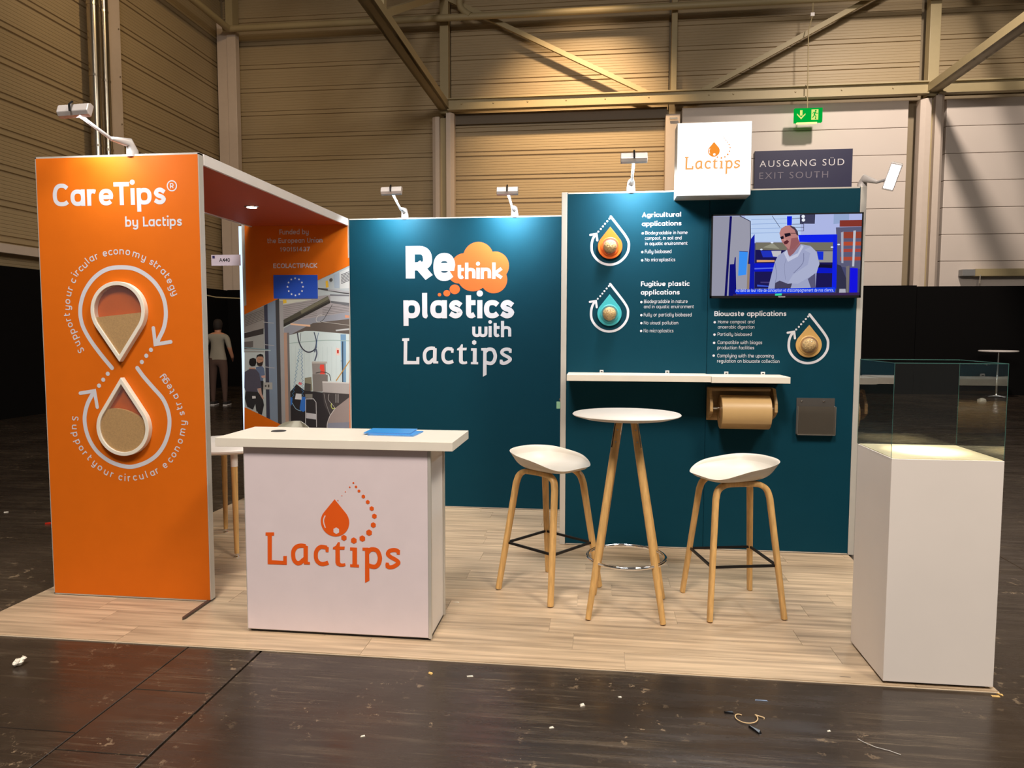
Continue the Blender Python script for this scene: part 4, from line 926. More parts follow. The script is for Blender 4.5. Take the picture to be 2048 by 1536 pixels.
ta([(4.687, 2.226), (4.855, 2.229), (4.864, 1.952), (4.706, 1.97)], (92, 92, 120))
for z0, z1, c in ((245, 325, (134, 54, 44)), (390, 470, (150, 66, 50)), (512, 560, (182, 76, 50)), (600, 640, (170, 70, 60)), (700, 745, (176, 74, 54))):
    ta(unz(1700 if z0 > 300 else 1680, z0, 1950, z1), c)
ta([(4.72, 2.193), (4.736, 2.198), (4.742, 1.991), (4.729, 1.992)], (166, 172, 190)); ta([(4.798, 2.203), (4.814, 2.205), (4.811, 1.969), (4.798, 1.969)], (190, 196, 208))
ta([(4.449, 2.18), (4.694, 2.181), (4.699, 2.123), (4.458, 2.134)], (16, 36, 236)); ta([(4.373, 2.304), (4.405, 2.304), (4.405, 2.244), (4.375, 2.244)], (16, 40, 230))
ta([(4.174, 2.134), (4.675, 2.129), (4.682, 1.828), (4.176, 1.83)], (28, 24, 84))
ta([(4.174, 2.134), (4.675, 2.129), (4.674, 2.074), (4.175, 2.085)], (118, 114, 100)); ta([(4.223, 2.101), (4.287, 2.128), (4.331, 2.089)], (150, 148, 130))
ta([(4.566, 2.072), (4.674, 2.071), (4.676, 1.997), (4.579, 1.998)], (150, 148, 146)); ta([(4.571, 2.07), (4.613, 2.069), (4.613, 2.014), (4.583, 2.015)], (24, 50, 214))
ta([(4.208, 2.079), (4.331, 2.078), (4.333, 2.034), (4.225, 2.035)], (34, 52, 190)); ta([(4.278, 2.077), (4.342, 2.077), (4.338, 2.034), (4.29, 2.04)], (196, 196, 200))
ta([(4.185, 2.018), (4.301, 2.016), (4.301, 2.004), (4.185, 2.003)], (214, 160, 110))
ta([(4.161, 1.996), (4.304, 1.995), (4.306, 1.94), (4.163, 1.94)], (14, 26, 200)); ta([(4.168, 1.964), (4.305, 1.967), (4.305, 1.959), (4.168, 1.955)], (90, 110, 230))
ta([(4.569, 1.963), (4.678, 1.962), (4.679, 1.926), (4.57, 1.927)], (14, 26, 200)); ta([(4.584, 1.987), (4.669, 1.981), (4.67, 1.959), (4.585, 1.965)], (20, 18, 50))
ta([(4.192, 1.853), (4.268, 1.844), (4.268, 1.838), (4.192, 1.841)], (60, 90, 220)); ta([(4.213, 1.872), (4.273, 1.871), (4.273, 1.863), (4.213, 1.864)], (70, 60, 120))
ta([(4.131, 2.141), (4.167, 2.19), (4.174, 1.825), (4.136, 1.825)], (16, 26, 170)); ta([(4.671, 2.177), (4.697, 2.177), (4.703, 1.822), (4.674, 1.822)], (18, 34, 226))
ta([(3.888, 2.312), (4.005, 2.31), (3.982, 1.773), (3.888, 1.773)], (150, 150, 168)); ta([(4.002, 2.311), (4.018, 2.31), (3.998, 1.773), (3.979, 1.773)], (18, 16, 96))
ta([(4.017, 2.31), (4.078, 2.309), (4.139, 2.271), (4.139, 2.152), (4.126, 1.992), (4.124, 1.772), (3.995, 1.773)], (156, 156, 172))
tl([(4.067, 2.312), (4.137, 2.275), (4.142, 2.152), (4.138, 2.074), (4.134, 1.992)], .0045, (30, 24, 60)); ta([(4.126, 1.992), (4.143, 1.991), (4.14, 1.772), (4.124, 1.772)], (150, 130, 110))
ta([(4.07, 2.076), (4.126, 2.071), (4.118, 1.92), (4.066, 1.913)], (60, 146, 246)); tl([(4.068, 2.077), (4.126, 2.072)], .004, (24, 40, 120))
ta([(4.01, 1.99), (4.037, 1.992), (4.041, 2.037), (4.048, 2.037), (4.048, 1.992), (4.058, 1.772), (4.006, 1.773)], (16, 18, 120))
ta([(4.701, 1.984), (4.727, 1.975), (4.764, 1.888), (4.768, 1.77), (4.702, 1.77)], (50, 50, 74)); ta([(4.786, 1.961), (4.834, 1.957), (4.837, 1.77), (4.786, 1.77)], (22, 20, 226))
ta([(4.722, 1.822), (4.761, 1.822), (4.765, 1.784), (4.72, 1.784)], (176, 176, 190)); ta([(4.759, 1.969), (4.78, 1.975), (4.781, 1.77), (4.768, 1.77)], (120, 114, 112))
for p in [(4.708, 2.114), (4.666, 2.097), (4.213, 2.087), (4.281, 2.132)]: disc(photo, p[0], p[1], .009, PYY[0], pm(226, 236, 255), 12, .005)
PYY[0] -= .00003
# presenter
ta([(4.263, 1.824), (4.283, 1.918), (4.304, 2.006), (4.322, 2.045), (4.374, 2.08), (4.458, 2.121), (4.528, 2.107), (4.569, 2.064), (4.589, 1.993), (4.573, 1.927), (4.569, 1.823)], (160, 166, 200))
ta([(4.489, 2.081), (4.529, 2.059), (4.515, 1.983), (4.421, 1.917), (4.391, 1.862), (4.455, 1.857), (4.57, 1.927), (4.59, 1.987), (4.566, 2.07), (4.533, 2.103)], (172, 178, 208))
ta([(4.308, 1.863), (4.337, 1.879), (4.391, 1.857), (4.418, 1.86), (4.408, 1.824), (4.306, 1.824)], (70, 66, 92))
ta([(4.518, 1.889), (4.565, 1.927), (4.569, 1.823), (4.542, 1.823)], (90, 88, 120))
tl([(4.304, 1.995), (4.317, 1.918), (4.308, 1.863)], .003, (118, 124, 160), True); tl([(4.487, 2.06), (4.483, 1.994), (4.426, 1.928)], .004, (116, 120, 156), True); tl([(4.376, 2.028), (4.366, 1.973), (4.374, 1.885)], .002, (126, 130, 164), True)
ta([(4.376, 2.105), (4.452, 2.147), (4.466, 2.12), (4.423, 2.06), (4.399, 2.039), (4.38, 2.061)], (150, 96, 104))
ta([(4.359, 2.061), (4.379, 2.083), (4.394, 2.033), (4.449, 2.06), (4.472, 2.114), (4.485, 2.103), (4.45, 2.038), (4.387, 2.003)], (196, 200, 224))
ta([(4.327, 2.193), (4.337, 2.223), (4.364, 2.241), (4.399, 2.244), (4.429, 2.222), (4.446, 2.189), (4.448, 2.153), (4.461, 2.126), (4.427, 2.093), (4.393, 2.083), (4.368, 2.107), (4.343, 2.138)], (186, 128, 124))
ta([(4.391, 2.243), (4.423, 2.233), (4.444, 2.205), (4.45, 2.175), (4.438, 2.18), (4.424, 2.213), (4.402, 2.23)], (70, 58, 74))
ta([(4.404, 2.159), (4.446, 2.164), (4.458, 2.126), (4.427, 2.093), (4.393, 2.083), (4.4, 2.115)], (150, 92, 96))
ta([(4.332, 2.168), (4.353, 2.176), (4.357, 2.157), (4.34, 2.152)], (30, 22, 36)); ta([(4.358, 2.19), (4.395, 2.195), (4.402, 2.178), (4.366, 2.165)], (30, 22, 36)); tl([(4.398, 2.192), (4.438, 2.191)], .003, (30, 22, 36))
ta([(4.354, 2.135), (4.378, 2.148), (4.391, 2.137), (4.378, 2.121), (4.362, 2.119)], (90, 40, 48)); ta([(4.356, 2.154), (4.365, 2.158), (4.37, 2.144), (4.359, 2.143)], (206, 146, 138))
# subtitle
ta([(4.036, 1.789), (4.851, 1.798), (4.852, 1.769), (4.036, 1.773)], (60, 40, 80))
ta([(4.049, 1.82), (4.69, 1.833), (4.697, 1.817), (4.691, 1.8), (4.063, 1.789), (4.049, 1.8)], (20, 60, 232)); ta([(4.31, 1.791), (4.353, 1.794), (4.353, 1.78), (4.31, 1.777)], (60, 220, 170))
put_text(photo, "Au-delà de leur rôle de conception et d'accompagnement de nos clients,", *(4.053, 4.686, 1.8045, 0.0146), PYY[0], pm(206, 222, 255), w=.16)
photo.build('screen_picture', None, TV, fix=False)

# light box sign
t = thing('light_box_sign', 'glowing white square light box with orange droplet logo above the television', 'sign', (3.877, 1.28, 2.43))
bx0, bx1, bz0, bz1, by0 = 3.637, 4.116, 2.432, 2.908, 1.19
MB().box(bx0, bx1, by0+.004, RY-.003, bz0, bz1).build('box_body', M_ALU, t, bev=.003)
MB().box(bx0+.004, bx1-.004, by0, by0+.006, bz0+.004, bz1-.004).build('lit_face', glow('lightbox_face', (250, 252, 255), 1.6), t)
q = MB(); (xa, za), (xb, zb) = [(3.686, 2.603), (4.044, 2.606)]; LO = glow('lit_orange', (250, 178, 104), 1.0); LO2 = glow('lit_orange_drop', (250, 150, 52), 1.0)
q2 = MB(); wordmark(q2, xa, xb, za, by0-.001, LO); q2.build('wordmark', LO, t, fix=False)
droplet_mark(q, xa, xb, za, by0-.001, LO2, MATS['lightbox_face'], small=.7); q.build('droplet_logo', LO2, t, fix=False)
area('light_box_glow', ((bx0+bx1)/2, by0-.03, 2.67), ((bx0+bx1)/2, by0-2, 2.5), .44, 20, (.92, .97, 1), 180)

# arm floodlights
def flood(foot, head, target, label, power, yaw=0.0, face=None):
    f = Vector(foot); h = Vector(head)
    t = thing('arm_floodlight', label, 'lamp', foot, 'arm floodlights clamped on top of the booth walls')
    d = (h-f).normalized()
    MB().tube([f+Vector((0, 0, -.01)), f+Vector((0, 0, .02)), f+Vector((0, 0, .055))+d*.02, f+d*.13], [.030, .031, .026, .011], 14).build('clamp_base', M_LAMP, t, smooth=True, angle=60)
    MB().tube([f+d*.12, h+Vector((0, 0, -.01))], .009, 10).build('arm', M_LAMP, t, smooth=True)
    # head: shallow case, open side towards the target
    tg = Vector(face or (0, 1, -.45)).normalized(); x = Vector((cos(yaw), sin(yaw), 0)); x = (x-tg*x.dot(tg)).normalized(); z = tg.cross(x)
    def L3(a, b_, c): return h+x*a+z*b_+tg*c
    w, dd = .086, .034
    out = []; q = MB()
    sec = [(-dd, .02), (-dd, -.004), (-dd*.6, -.022), (dd*.6, -.022), (dd, -.004), (dd, .02)]
    n = len(sec); v = [tuple(L3(s_*w, b_, c)) for s_ in (-1, 1) for b_, c in sec]
    q.add(v, [tuple(range(n)), tuple(range(2*n-1, n-1, -1))]+[(i, i+n, (i+1) % n+n, (i+1) % n) for i in range(n)])
    q.build('lamp_head', M_LAMP, t, bev=.004)
    q = MB(); q.add([tuple(L3(a, b_, .0215)) for a, b_ in ((-w*.85, -dd*.8), (w*.85, -dd*.8), (w*.85, dd*.8), (-w*.85, dd*.8))], [(0, 1, 2, 3)])
    q.build('lamp_lens', glow('flood_led', (255, 255, 255), 25), t)
    q = MB(); q.tube([tuple(L3(0, .03, -.03)), tuple(L3(0, .0, -.045)), tuple(L3(0, -.03, -.03))], .006, 8); q.build('tilt_bracket', M_BLACKP, t)
    l = area('flood_light', tuple(h+tg*.05), target, .14, power, COOL, 150, .08)
flood((1.472, BY+.02, 2.5), (1.442, 2.060, 2.680), (1.46, BY, 2.25), 'floodlight on the teal back wall nearest the orange canopy', 16, .05)
flood((2.42, BY+.02, 2.5), (2.396, 2.060, 2.660), (2.42, BY, 2.25), 'floodlight on the teal back wall close to the corner post', 19, 0)
flood((3.346, RY+.02, 2.5), (3.352, 1.080, 2.667), (3.38, RY, 2.2), 'floodlight on the forward teal wall just left of the light box', 17, 0)
flood((.575, FY+.02, 2.5), (0.430, -0.250, 2.675), (.62, FY, 2.2), 'floodlight leaning left on top of the front orange panel', 4.5, .1)
flood((4.875, RY+.03, 2.5), (4.982, 1.160, 2.524), (4.62, -.6, .9), 'lit floodlight reaching out right past the television wall', 12, 1.25, (-.45, -1, -.35))

# wall shelf boards
SZ = 1.247
for x0, x1, yf, lb in ((2.925, 3.872, 1.075, 'longer white shelf board above the bar stools, left of the joint'), (3.874, 4.372, 1.07, 'shorter white shelf board above the brown film roll')):
    t = thing('shelf_board', lb, 'shelf', ((x0+x1)/2, RY, SZ), 'white shelf boards on the teal wall')
    dz = 0 if x0 < 3 else -.004
    MB().box(x0, x1, yf, RY-.001, SZ-.042+dz, SZ+dz).build('board', M_PLAST, t, bev=.0015)
    for bx in ((3.145, 3.60) if x0 < 3 else (4.0, 4.245)):
        q = MB(); q.box(bx, bx+.026, RY-.012, RY-.001, SZ+.001+dz, SZ+.018+dz); q.box(bx+.006, bx+.020, RY-.014, RY-.0119, SZ+.004+dz, SZ+.011+dz, M_BLACKP); q.mats = [M_WHITE, M_BLACKP]; q.m = [0]*6+[1]*6
        q.build('bracket', None, t)

# film roll in wooden dispenser
t = thing('roll_dispenser', 'waxed wooden wall holder for a brown film roll under the shelf', 'dispenser', (4.08, RY, 1.0))
MB().box(3.885, 4.31, RY-.02, RY-.001, .925, 1.155).build('back_board', M_PINE, t, bev=.002)
MB().box(3.905, 4.29, RY-.11, RY-.02, 1.135, 1.153).build('top_board', M_PINE, t, bev=.002)
for x0 in (3.885, 4.305):
    MB().prism([(RY-.02, .93), (RY-.02, 1.155), (RY-.10, 1.153), (RY-.17, 1.06), (RY-.175, 1.00), (RY-.12, .965)], x0, x0+.02, 'x').build('cheek', M_PINE, t, bev=.003)
MB().tube([(3.90, RY-.13, 1.02), (4.31, RY-.13, 1.02)], .008, 12).build('rod', M_CHROME, t, smooth=True)
t = thing('film_roll', 'thick roll of brown film in the wooden holder', 'roll', (4.12, RY-.14, .985))
MB().lathe([(.045, .0), (.112, .0), (.114, .004), (.114, .316), (.112, .32), (.045, .32)], (3.955, RY-.135, .995), 48, axis='x').build('wound_film', M_FILM, t, smooth=True)
q = MB(); q.prism([(RY-.135-.1155*cos(a_), .995+.1155*sin(a_)) for a_ in [rad(60-k*12) for k in range(9)]]+[(RY-.135-.1145*cos(a_), .995+.1145*sin(a_)) for a_ in [rad(60-k*12) for k in range(8, -1, -1)]], 3.957, 4.273, 'x')
q.build('loose_sheet', mat('brown_film_edge', (190, 156, 104), .36), t, smooth=True, angle=30)
MB().lathe([(.0, .0), (.045, .0), (.045, .322), (.0, .322)], (3.954, RY-.135, .995), 24, axis='x').build('core', mat('card_core', (150, 110, 66), .7), t)
# acrylic holder
t = thing('leaflet_pocket', 'clear square acrylic leaflet pocket screwed to the teal wall', 'leaflet holder', (4.61, RY, .96))
MB().box(4.487, 4.737, RY-.006, RY-.002, .834, 1.085).build('back_plate', M_ACRYL, t)
MB().box(4.487, 4.737, RY-.045, RY-.041, .834, 1.03).build('front_plate', thin_glass('clear_acrylic_front', (200, 196, 190), .8, .1, .12, (160, 150, 135)), t)
q = MB(); q.box(4.487, 4.737, RY-.045, RY-.006, .834, .839); q.box(4.487, 4.490, RY-.045, RY-.006, .834, 1.03); q.box(4.734, 4.737, RY-.045, RY-.006, .834, 1.03); q.build('rim', mat('acrylic_edge', (150, 146, 140), .2), t)
for x in (4.52, 4.665): MB().lathe([(0, .008), (.006, .006), (.007, 0)], (x, RY-.006, 1.067), 12, axis='y').build('screw', M_CHROME, t)

# ================================================================ counter
t = thing('counter', 'white reception counter with orange droplet logo and wordmark on its front', 'counter', (1.85, -.2, 0))
cx0, cx1, cy0, cy1 = 1.372, 2.332, -.372, -.048
MB().box(cx0+.003, cx1-.010, cy0+.004, cy1, .012, .956).build('body', M_WHITE, t)
MB().box(cx0, cx1-.016, cy0-.003, cy0+.004, .016, .957).build('front_print', M_COUNTERF, t, bev=.001)
for a_ in ((cx1-.015, cx1, cy0-.004, cy0+.012), (cx1-.009, cx1, cy1-.014, cy1), (cx0-.003, cx0, cy0-.003, cy0+.01)): MB().box(*a_, .012, .957).build('corner_profile', M_ALU, t)
MB().box(cx0+.01, cx1-.01, cy0+.01, cy1-.01, 0, .013).build('plinth', M_BLACK, t)
MB().box(1.236, 2.447, -.405, .025, .958, 1.002).build('counter_top', M_PLAST, t, bev=.0015)
q = MB(); (xa, za), (xb, zb) = [(1.472, 0.355), (2.177, 0.371)]
wordmark(q, xa, xb, za-.0, cy0-.0042, M_PRINTO, 1.0); q.build('wordmark', M_PRINTO, t, fix=False)
q = MB(); droplet_mark(q, xa, xb, za, cy0-.0042, M_PRINTO, M_COUNTERF); q.build('droplet_logo', M_PRINTO, t, fix=False)
q = MB(); q.lathe([(0, .0025), (.036, .0025), (.040, 0)], (1.445, -.13, 1.002), 28); q.build('cable_grommet', M_BLACKP, t)
for i, (x, yy, rz, z, lb) in enumerate(((2.095, -.15, -.06, 1.0025, 'lower blue booklet, peeping out under the other on the counter'), (2.06, -.12, .03, 1.0085, 'upper blue booklet on the counter top'))):
    q = thing('booklet', lb, 'booklet', (x, yy, z), 'blue booklets on the counter')
    BL = mat('sky_blue_cover', (64, 150, 224), .3)
    q1 = MB().box(x-.12, x+.12, yy-.085, yy+.085, z+.001, z+.005).build('pages', mat('booklet_pages', (210, 222, 235), .6), q)
    q2 = MB().box(x-.122, x+.122, yy-.087, yy+.087, z+.0045, z+.0058).build('cover', BL, q); q3 = MB().box(x-.122, x+.122, yy-.087, yy+.087, z, z+.0012).build('back_cover', BL, q)
    q.rotation_euler = (0, 0, rz)

# ================================================================ bar table
def leg_path(a, b_, r0, r1, n=14): return MB().tube([a, b_], [r0, r1], n)
t = thing('bar_table', 'round white bar table on splayed beech legs between the two stools', 'table', (3.292, .16, 0))
MB().lathe([(0, 1.062), (.12, 1.062), (.235, 1.07), (.285, 1.084), (.291, 1.09), (.286, 1.095), (0, 1.095)], (3.292, .148, 0), 56).build('table_top', M_TTOP, t, smooth=True, angle=50)
feet = [(3.098, -.012), (3.49, -.03), (3.518, .352), (3.125, .37)]; C0 = Vector((3.292, .16, 0))
for fx, fy in feet:
    d = (Vector((fx, fy, 0))-C0); top = C0+d.normalized()*.055+Vector((0, 0, 1.06)); bot = Vector((fx, fy, .006))
    q = MB(); k = 14
    q.tube([top, top+(bot-top)*.2, bot+(top-bot)*.3, bot], [.0205, .021, .0195, .0155], 14)
    lg = q.build('leg', M_WOOD, t, smooth=True)
    out = d.normalized(); q = MB()
    dd = (bot-top).normalized(); nrm = (-dd.cross(Vector((-out.y, out.x, 0)))).normalized()
    if nrm.dot(out) > 0: nrm = -nrm
    for s_ in (.05, .115):
        p = top+dd*s_; cam_side = Vector((-out.y, out.x, 0)); 
        q = MB(); q.tube([p-out*.0-Vector((0, 0, 0))+Vector((0, -.019, 0)), p+Vector((0, -.025, 0))], [.006, .004], 10); q.build('screw', M_CHROME, lg)
    q = MB(); q.bar(tuple(top-out*.0+Vector((0, 0, .0))), tuple(top+dd*.15), .008, .044, up=tuple(out)); q.build('steel_plate', M_CHROME, lg)
MB().tube([(3.302+.212*cos(a_), .165+.212*sin(a_), .30) for a_ in [2*pi*i/56 for i in range(56)]], .0098, 12, closed=True).build('foot_ring', M_CHROME, t, smooth=True)

# ================================================================ bar stools
def rimz(p):
    p = abs((p+180) % 360-180)
    X = [0, 30, 50, 70, 95, 125, 180]; Z = [.752, .744, .756, .784, .808, .824, .832]
    for i in range(6):
        if p <= X[i+1]:
            k = (p-X[i])/(X[i+1]-X[i]); k = k*k*(3-2*k) if i in (0, 5) else k; return Z[i]+(Z[i+1]-Z[i])*k
    return Z[-1]
def make_stool(label, group):
    t = thing('bar_stool', label, 'stool', (0, 0, 0), group)
    # shell: polar grid from the bowl centre to the rim
    q = MB(); NA, NR = 56, 10; v = []; 
    zr = [sum(rimz(360*j/NA+d_) for d_ in (-12, -6, 0, 6, 12))/5 for j in range(NA)]
    def pt(j, s_, th):
        a_ = 2*pi*j/NA; ca, sa = cos(a_), sin(a_); rx, ry = .229, .213
        zc = .733; zz = zc+(zr[j]-zc)*(s_**4.6)
        front = max(0, cos(a_)); zz -= .0*front
        r_s = s_*(1+.10*s_*(1-s_)); ca = math.copysign(abs(ca)**.78, ca); sa = math.copysign(abs(sa)**.78, sa)
        shrink = 1-th*.045*s_
        return (rx*r_s*ca*shrink, ry*r_s*sa*shrink, zz-th*(.014 if s_ < .97 else .004))
    ss = [0, .15, .3, .45, .58, .7, .8, .88, .95, 1.0]
    for th in (0, 1):
        v.append(pt(0, 0, th))
        for s_ in ss[1:]:
            for j in range(NA): v.append(pt(j, s_, th))
    M_ = 1+(len(ss)-1)*NA; f = []
    for th in (0, 1):
        o = th*M_
        for j in range(NA):
            jn = (j+1) % NA; f.append((o, o+1+j, o+1+jn) if th == 0 else (o, o+1+jn, o+1+j))
            for r in range(len(ss)-2):
                a_, b_ = o+1+r*NA, o+1+(r+1)*NA; fc = (a_+j, b_+j, b_+jn, a_+jn); f.append(fc if th == 0 else fc[::-1])
    a_ = 1+(len(ss)-2)*NA
    for j in range(NA): jn = (j+1) % NA; f.append((a_+j, M_+a_+j, M_+a_+jn, a_+jn))
    q.add(v, f); s = q.build('seat_shell', M_SEAT, t, smooth=True, angle=70)
    sd = s.modifiers.new('sub', 'SUBSURF'); sd.levels = sd.render_levels = 1
    # two bent wood arches, one on each side (local x = forward)
    for sy in (-1, 1):
        zt = .708; pts = []
        fx, fy = .205, .225*sy; tx, ty = .128, .118*sy
        base = [(-fx, fy, 0), (-tx-.022, ty+.012*sy, zt-.075), (-tx-.008, ty+.003*sy, zt-.03), (-tx+.025, ty, zt-.004), (-tx+.07, ty-.003*sy, zt+.003), (tx-.07, ty-.003*sy, zt+.003), (tx-.025, ty, zt-.004), (tx+.008, ty+.003*sy, zt-.03), (tx+.022, ty+.012*sy, zt-.075), (fx, fy, 0)]
        arc_ = [Vector(p) for p in [base[0]]+smooth(base[1:9], 4)+[base[9]]]
        # oval section: wider than thick
        q = MB(); n = 14; prev = None
        W_ = [.0165]+[.019]*(len(arc_)-2)+[.0165]
        ring_ = []
        side = Vector((0, sy, 0))
        for i, p in enumerate(arc_):
            a1 = arc_[max(i-1, 0)]; b1 = arc_[min(i+1, len(arc_)-1)]; tt = (b1-a1).normalized()
            sdv = (side-tt*side.dot(tt)).normalized(); nn = tt.cross(sdv)
            for k in range(n):
                an = 2*pi*k/n; c_, s_ = cos(an), sin(an)
                c_ = math.copysign(abs(c_)**.6, c_); s_ = math.copysign(abs(s_)**.6, s_)
                q.v.append(tuple(p+sdv*c_*W_[i]*1.12+nn*s_*W_[i]*.82))
        m_ = len(arc_)
        h2 = m_//2
        # split into two legs plus the bent top
        allv = list(q.v)
        def piece(i0, i1, nm):
            g = MB(); g.v = allv[i0*n:(i1+1)*n]; L_ = i1-i0+1
            for i in range(L_-1):
                for k in range(n): g.f.append((i*n+k, (i+1)*n+k, (i+1)*n+(k+1) % n, i*n+(k+1) % n)); g.m.append(0)
            g.f.append(tuple(range(n))); g.f.append(tuple((L_-1)*n+k for k in range(n-1, -1, -1))); g.m += [0, 0]
            return g.build(nm, M_WOOD, t, smooth=True, angle=50)
        piece(0, 6, 'leg'); piece(6, m_-7, 'bent_top_rail'); piece(m_-7, m_-1, 'leg')
        for tx_ in (-.09, .09): MB().tube([(tx_, .118*sy, .708), (tx_*.8, .10*sy, .724)], .009, 8).build('seat_fixing', M_BLACK, t)
    # footrest frame
    zf = .275; kx = 1-(zf/.700); px = .128+.022+(.205-.15)*kx-.004; py = .118+.012+(.225-.13)*kx-.014
    cs = [(px, py), (-px, py), (-px, -py), (px, -py)]
    for i in range(4):
        a_, b_ = cs[i], cs[(i+1) % 4]; MB().bar((a_[0], a_[1], zf), (b_[0], b_[1], zf), .011, .013).build('footrest_bar', M_BLACK, t)
    return t
s1 = make_stool('white shell bar stool left of the bar table, turned towards it', 'white shell bar stools')
s1.location = (2.858, .447, .005); s1.rotation_euler = (0, 0, rad(-37))
s2 = dup(s1); s2['label'] = 'white shell bar stool under the film roll, right of the bar table'
s2.location = (3.892, .302, .005); s2.rotation_euler = (0, 0, rad(192))
for ch in s2.children:
    if ch.name.startswith('seat_shell'): ch.rotation_euler = (0, 0, rad(13))

# ================================================================ pedestal showcase
px0, px1, py0, py1, pz = 4.392, 4.842, -.556, -.138, .995
t = thing('display_pedestal', 'tall square white pedestal carrying the glass case', 'pedestal', (4.617, -.347, 0))
MB().box(px0, px1, py0, py1, .012, pz).build('body', mat('white_pedestal_paint', (228, 220, 212), .45, noise=.03, nscale=3), t, bev=.0015)
MB().box(px0+.02, px1-.02, py0+.02, py1-.02, 0, .013).build('plinth', M_BLACK, t)
MB().box(px0+.006, px1-.006, py0+.006, py1-.006, pz-.002, pz+.003).build('inlay_board', mat('cream_board', (236, 220, 176), .5), t)
t = thing('glass_case', 'clear open-bottomed glass display case standing on the white pedestal', 'display case', (4.617, -.347, pz))
gz1 = 1.405; g = .0045; gx0, gx1, gy0, gy1 = px0-.002, px1-.002, py0+.002, py1+.0
z0 = pz+.0035
for nm, a_ in (('front_glass', (gx0, gx1, gy0, gy0, z0, gz1)), ('back_glass', (gx0, gx1, gy1, gy1, z0, gz1)), ('side_glass', (gx0, gx0, gy0, gy1, z0, gz1)), ('side_glass', (gx1, gx1, gy0, gy1, z0, gz1)), ('top_glass', (gx0, gx1, gy0, gy1, gz1, gz1))):
    x0, x1, y0, y1, zz0, zz1 = a_
    if y0 == y1: v = [(x0, y0, zz0), (x1, y0, zz0), (x1, y0, zz1), (x0, y0, zz1)]
    elif x0 == x1: v = [(x0, y0, zz0), (x0, y1, zz0), (x0, y1, zz1), (x0, y0, zz1)]
    else: v = [(x0, y0, zz0), (x1, y0, zz0), (x1, y1, zz0), (x0, y1, zz0)]
    MB().add(v, [(0, 1, 2, 3)]).build(nm, M_GLASS, t)
q = MB(); e = .0012
for (x, yy) in ((gx0, gy0), (gx1, gy0), (gx0, gy1), (gx1, gy1)): q.box(x-e*.7, x+e*.7, yy-e*.7, yy+e*.7, z0, gz1)
for a_, b_ in (((gx0, gy0), (gx1, gy0)), ((gx1, gy0), (gx1, gy1)), ((gx1, gy1), (gx0, gy1)), ((gx0, gy1), (gx0, gy0))): q.bar((a_[0], a_[1], gz1), (b_[0], b_[1], gz1), e*2.2, e*2.4)
q.build('polished_edges', M_GEDGE, t)

# ================================================================ seating behind the counter
t = thing('round_table', 'low round white table on beech legs behind the orange panel', 'table', (.52, 1.06, 0))
MB().lathe([(0, .712), (.385, .712), (.4, .724), (.4, .735), (.392, .741), (0, .741)], (.52, 1.06, 0), 48).build('table_top', M_WHITE, t, smooth=True, angle=50)
for fx, fy in ((.712, .771), (.325, 1.342), (.33, .78), (.71, 1.34)):
    d = Vector((fx-.52, fy-1.06, 0)); top = Vector((.52, 1.06, .71))+d*.93; bot = Vector((fx, fy, .03)); mid = top+(bot-top)*.13
    lg = MB().tube([mid, bot], [.0225, .0155], 14).build('leg', M_WOOD, t, smooth=True)
    MB().tube([top, mid], [.0235, .0232], 14).build('leg_socket', M_WHITE, lg, smooth=True)
    MB().lathe([(0, 0), (.017, 0), (.018, .008), (.008, .014), (.008, .03)], (fx, fy, 0), 16).build('levelling_foot', M_CHROME, lg, smooth=True)
def make_chair(label):
    t = thing('shell_chair', label, 'chair', (0, 0, 0), 'pale shell chairs around the low round table')
    # shell profile (x forward, z) swept with width
    prof = [(.21, .43, .20), (.19, .455, .215), (.12, .452, .225), (.0, .437, .232), (-.1, .437, .232), (-.155, .46, .23), (-.19, .52, .225), (-.215, .62, .215), (-.24, .72, .19), (-.26, .80, .14), (-.265, .835, .07)]
    q = MB(); NW = 12; v = []
    for th in (0, 1):
        for (x, z, w) in prof:
            for j in range(NW+1):
                s_ = -1+2*j/NW; up = .055*abs(s_)**3 if z < .5 else .0; fw = .075*abs(s_)**2.5 if z >= .5 else .0
                v.append((x+fw-th*(.008 if z > .46 else 0), s_*w, z+up-th*(.009 if z <= .5 else .0)))
    R_ = len(prof); f = []; K = NW+1
    for th in (0, 1):
        for i in range(R_-1):
            for j in range(NW): o = th*R_*K+i*K+j; fc = (o, o+1, o+K+1, o+K); f.append(fc if th else fc[::-1])
    O = R_*K
    for i in range(R_-1):
        a_ = i*K; f.append((a_, a_+K, O+a_+K, O+a_)); a_ = i*K+NW; f.append((a_+K, a_, O+a_, O+a_+K))
    for j in range(NW): f.append((j+1, j, O+j, O+j+1)); a_ = (R_-1)*K+j; f.append((a_, a_+1, O+a_+1, O+a_))
    s = q.add(v, f).build('seat_shell', mat('pale_grey_shell', (196, 196, 184), .5), t, smooth=True, angle=70)
    sd = s.modifiers.new('sub', 'SUBSURF'); sd.levels = sd.render_levels = 1
    for sx in (-1, 1):
        for sy in (-1, 1): MB().tube([(.11*sx, .11*sy, .43), (.2*sx, .2*sy, .004)], [.017, .012], 12).build('leg', M_WOOD, t, smooth=True)
    return t
c1 = make_chair('pale shell chair beyond the low table, its backrest top showing over the counter'); c1.location = (.625, 1.72, .003); c1.rotation_euler = (0, 0, rad(268)); c1.scale = (1, 1, .935)
c2 = dup(c1); c2['label'] = 'pale shell chair half hidden behind the front orange panel'; c2.location = (.33, .48, 0); c2.rotation_euler = (0, 0, rad(70))
c2.location = (.30, .52, .003)

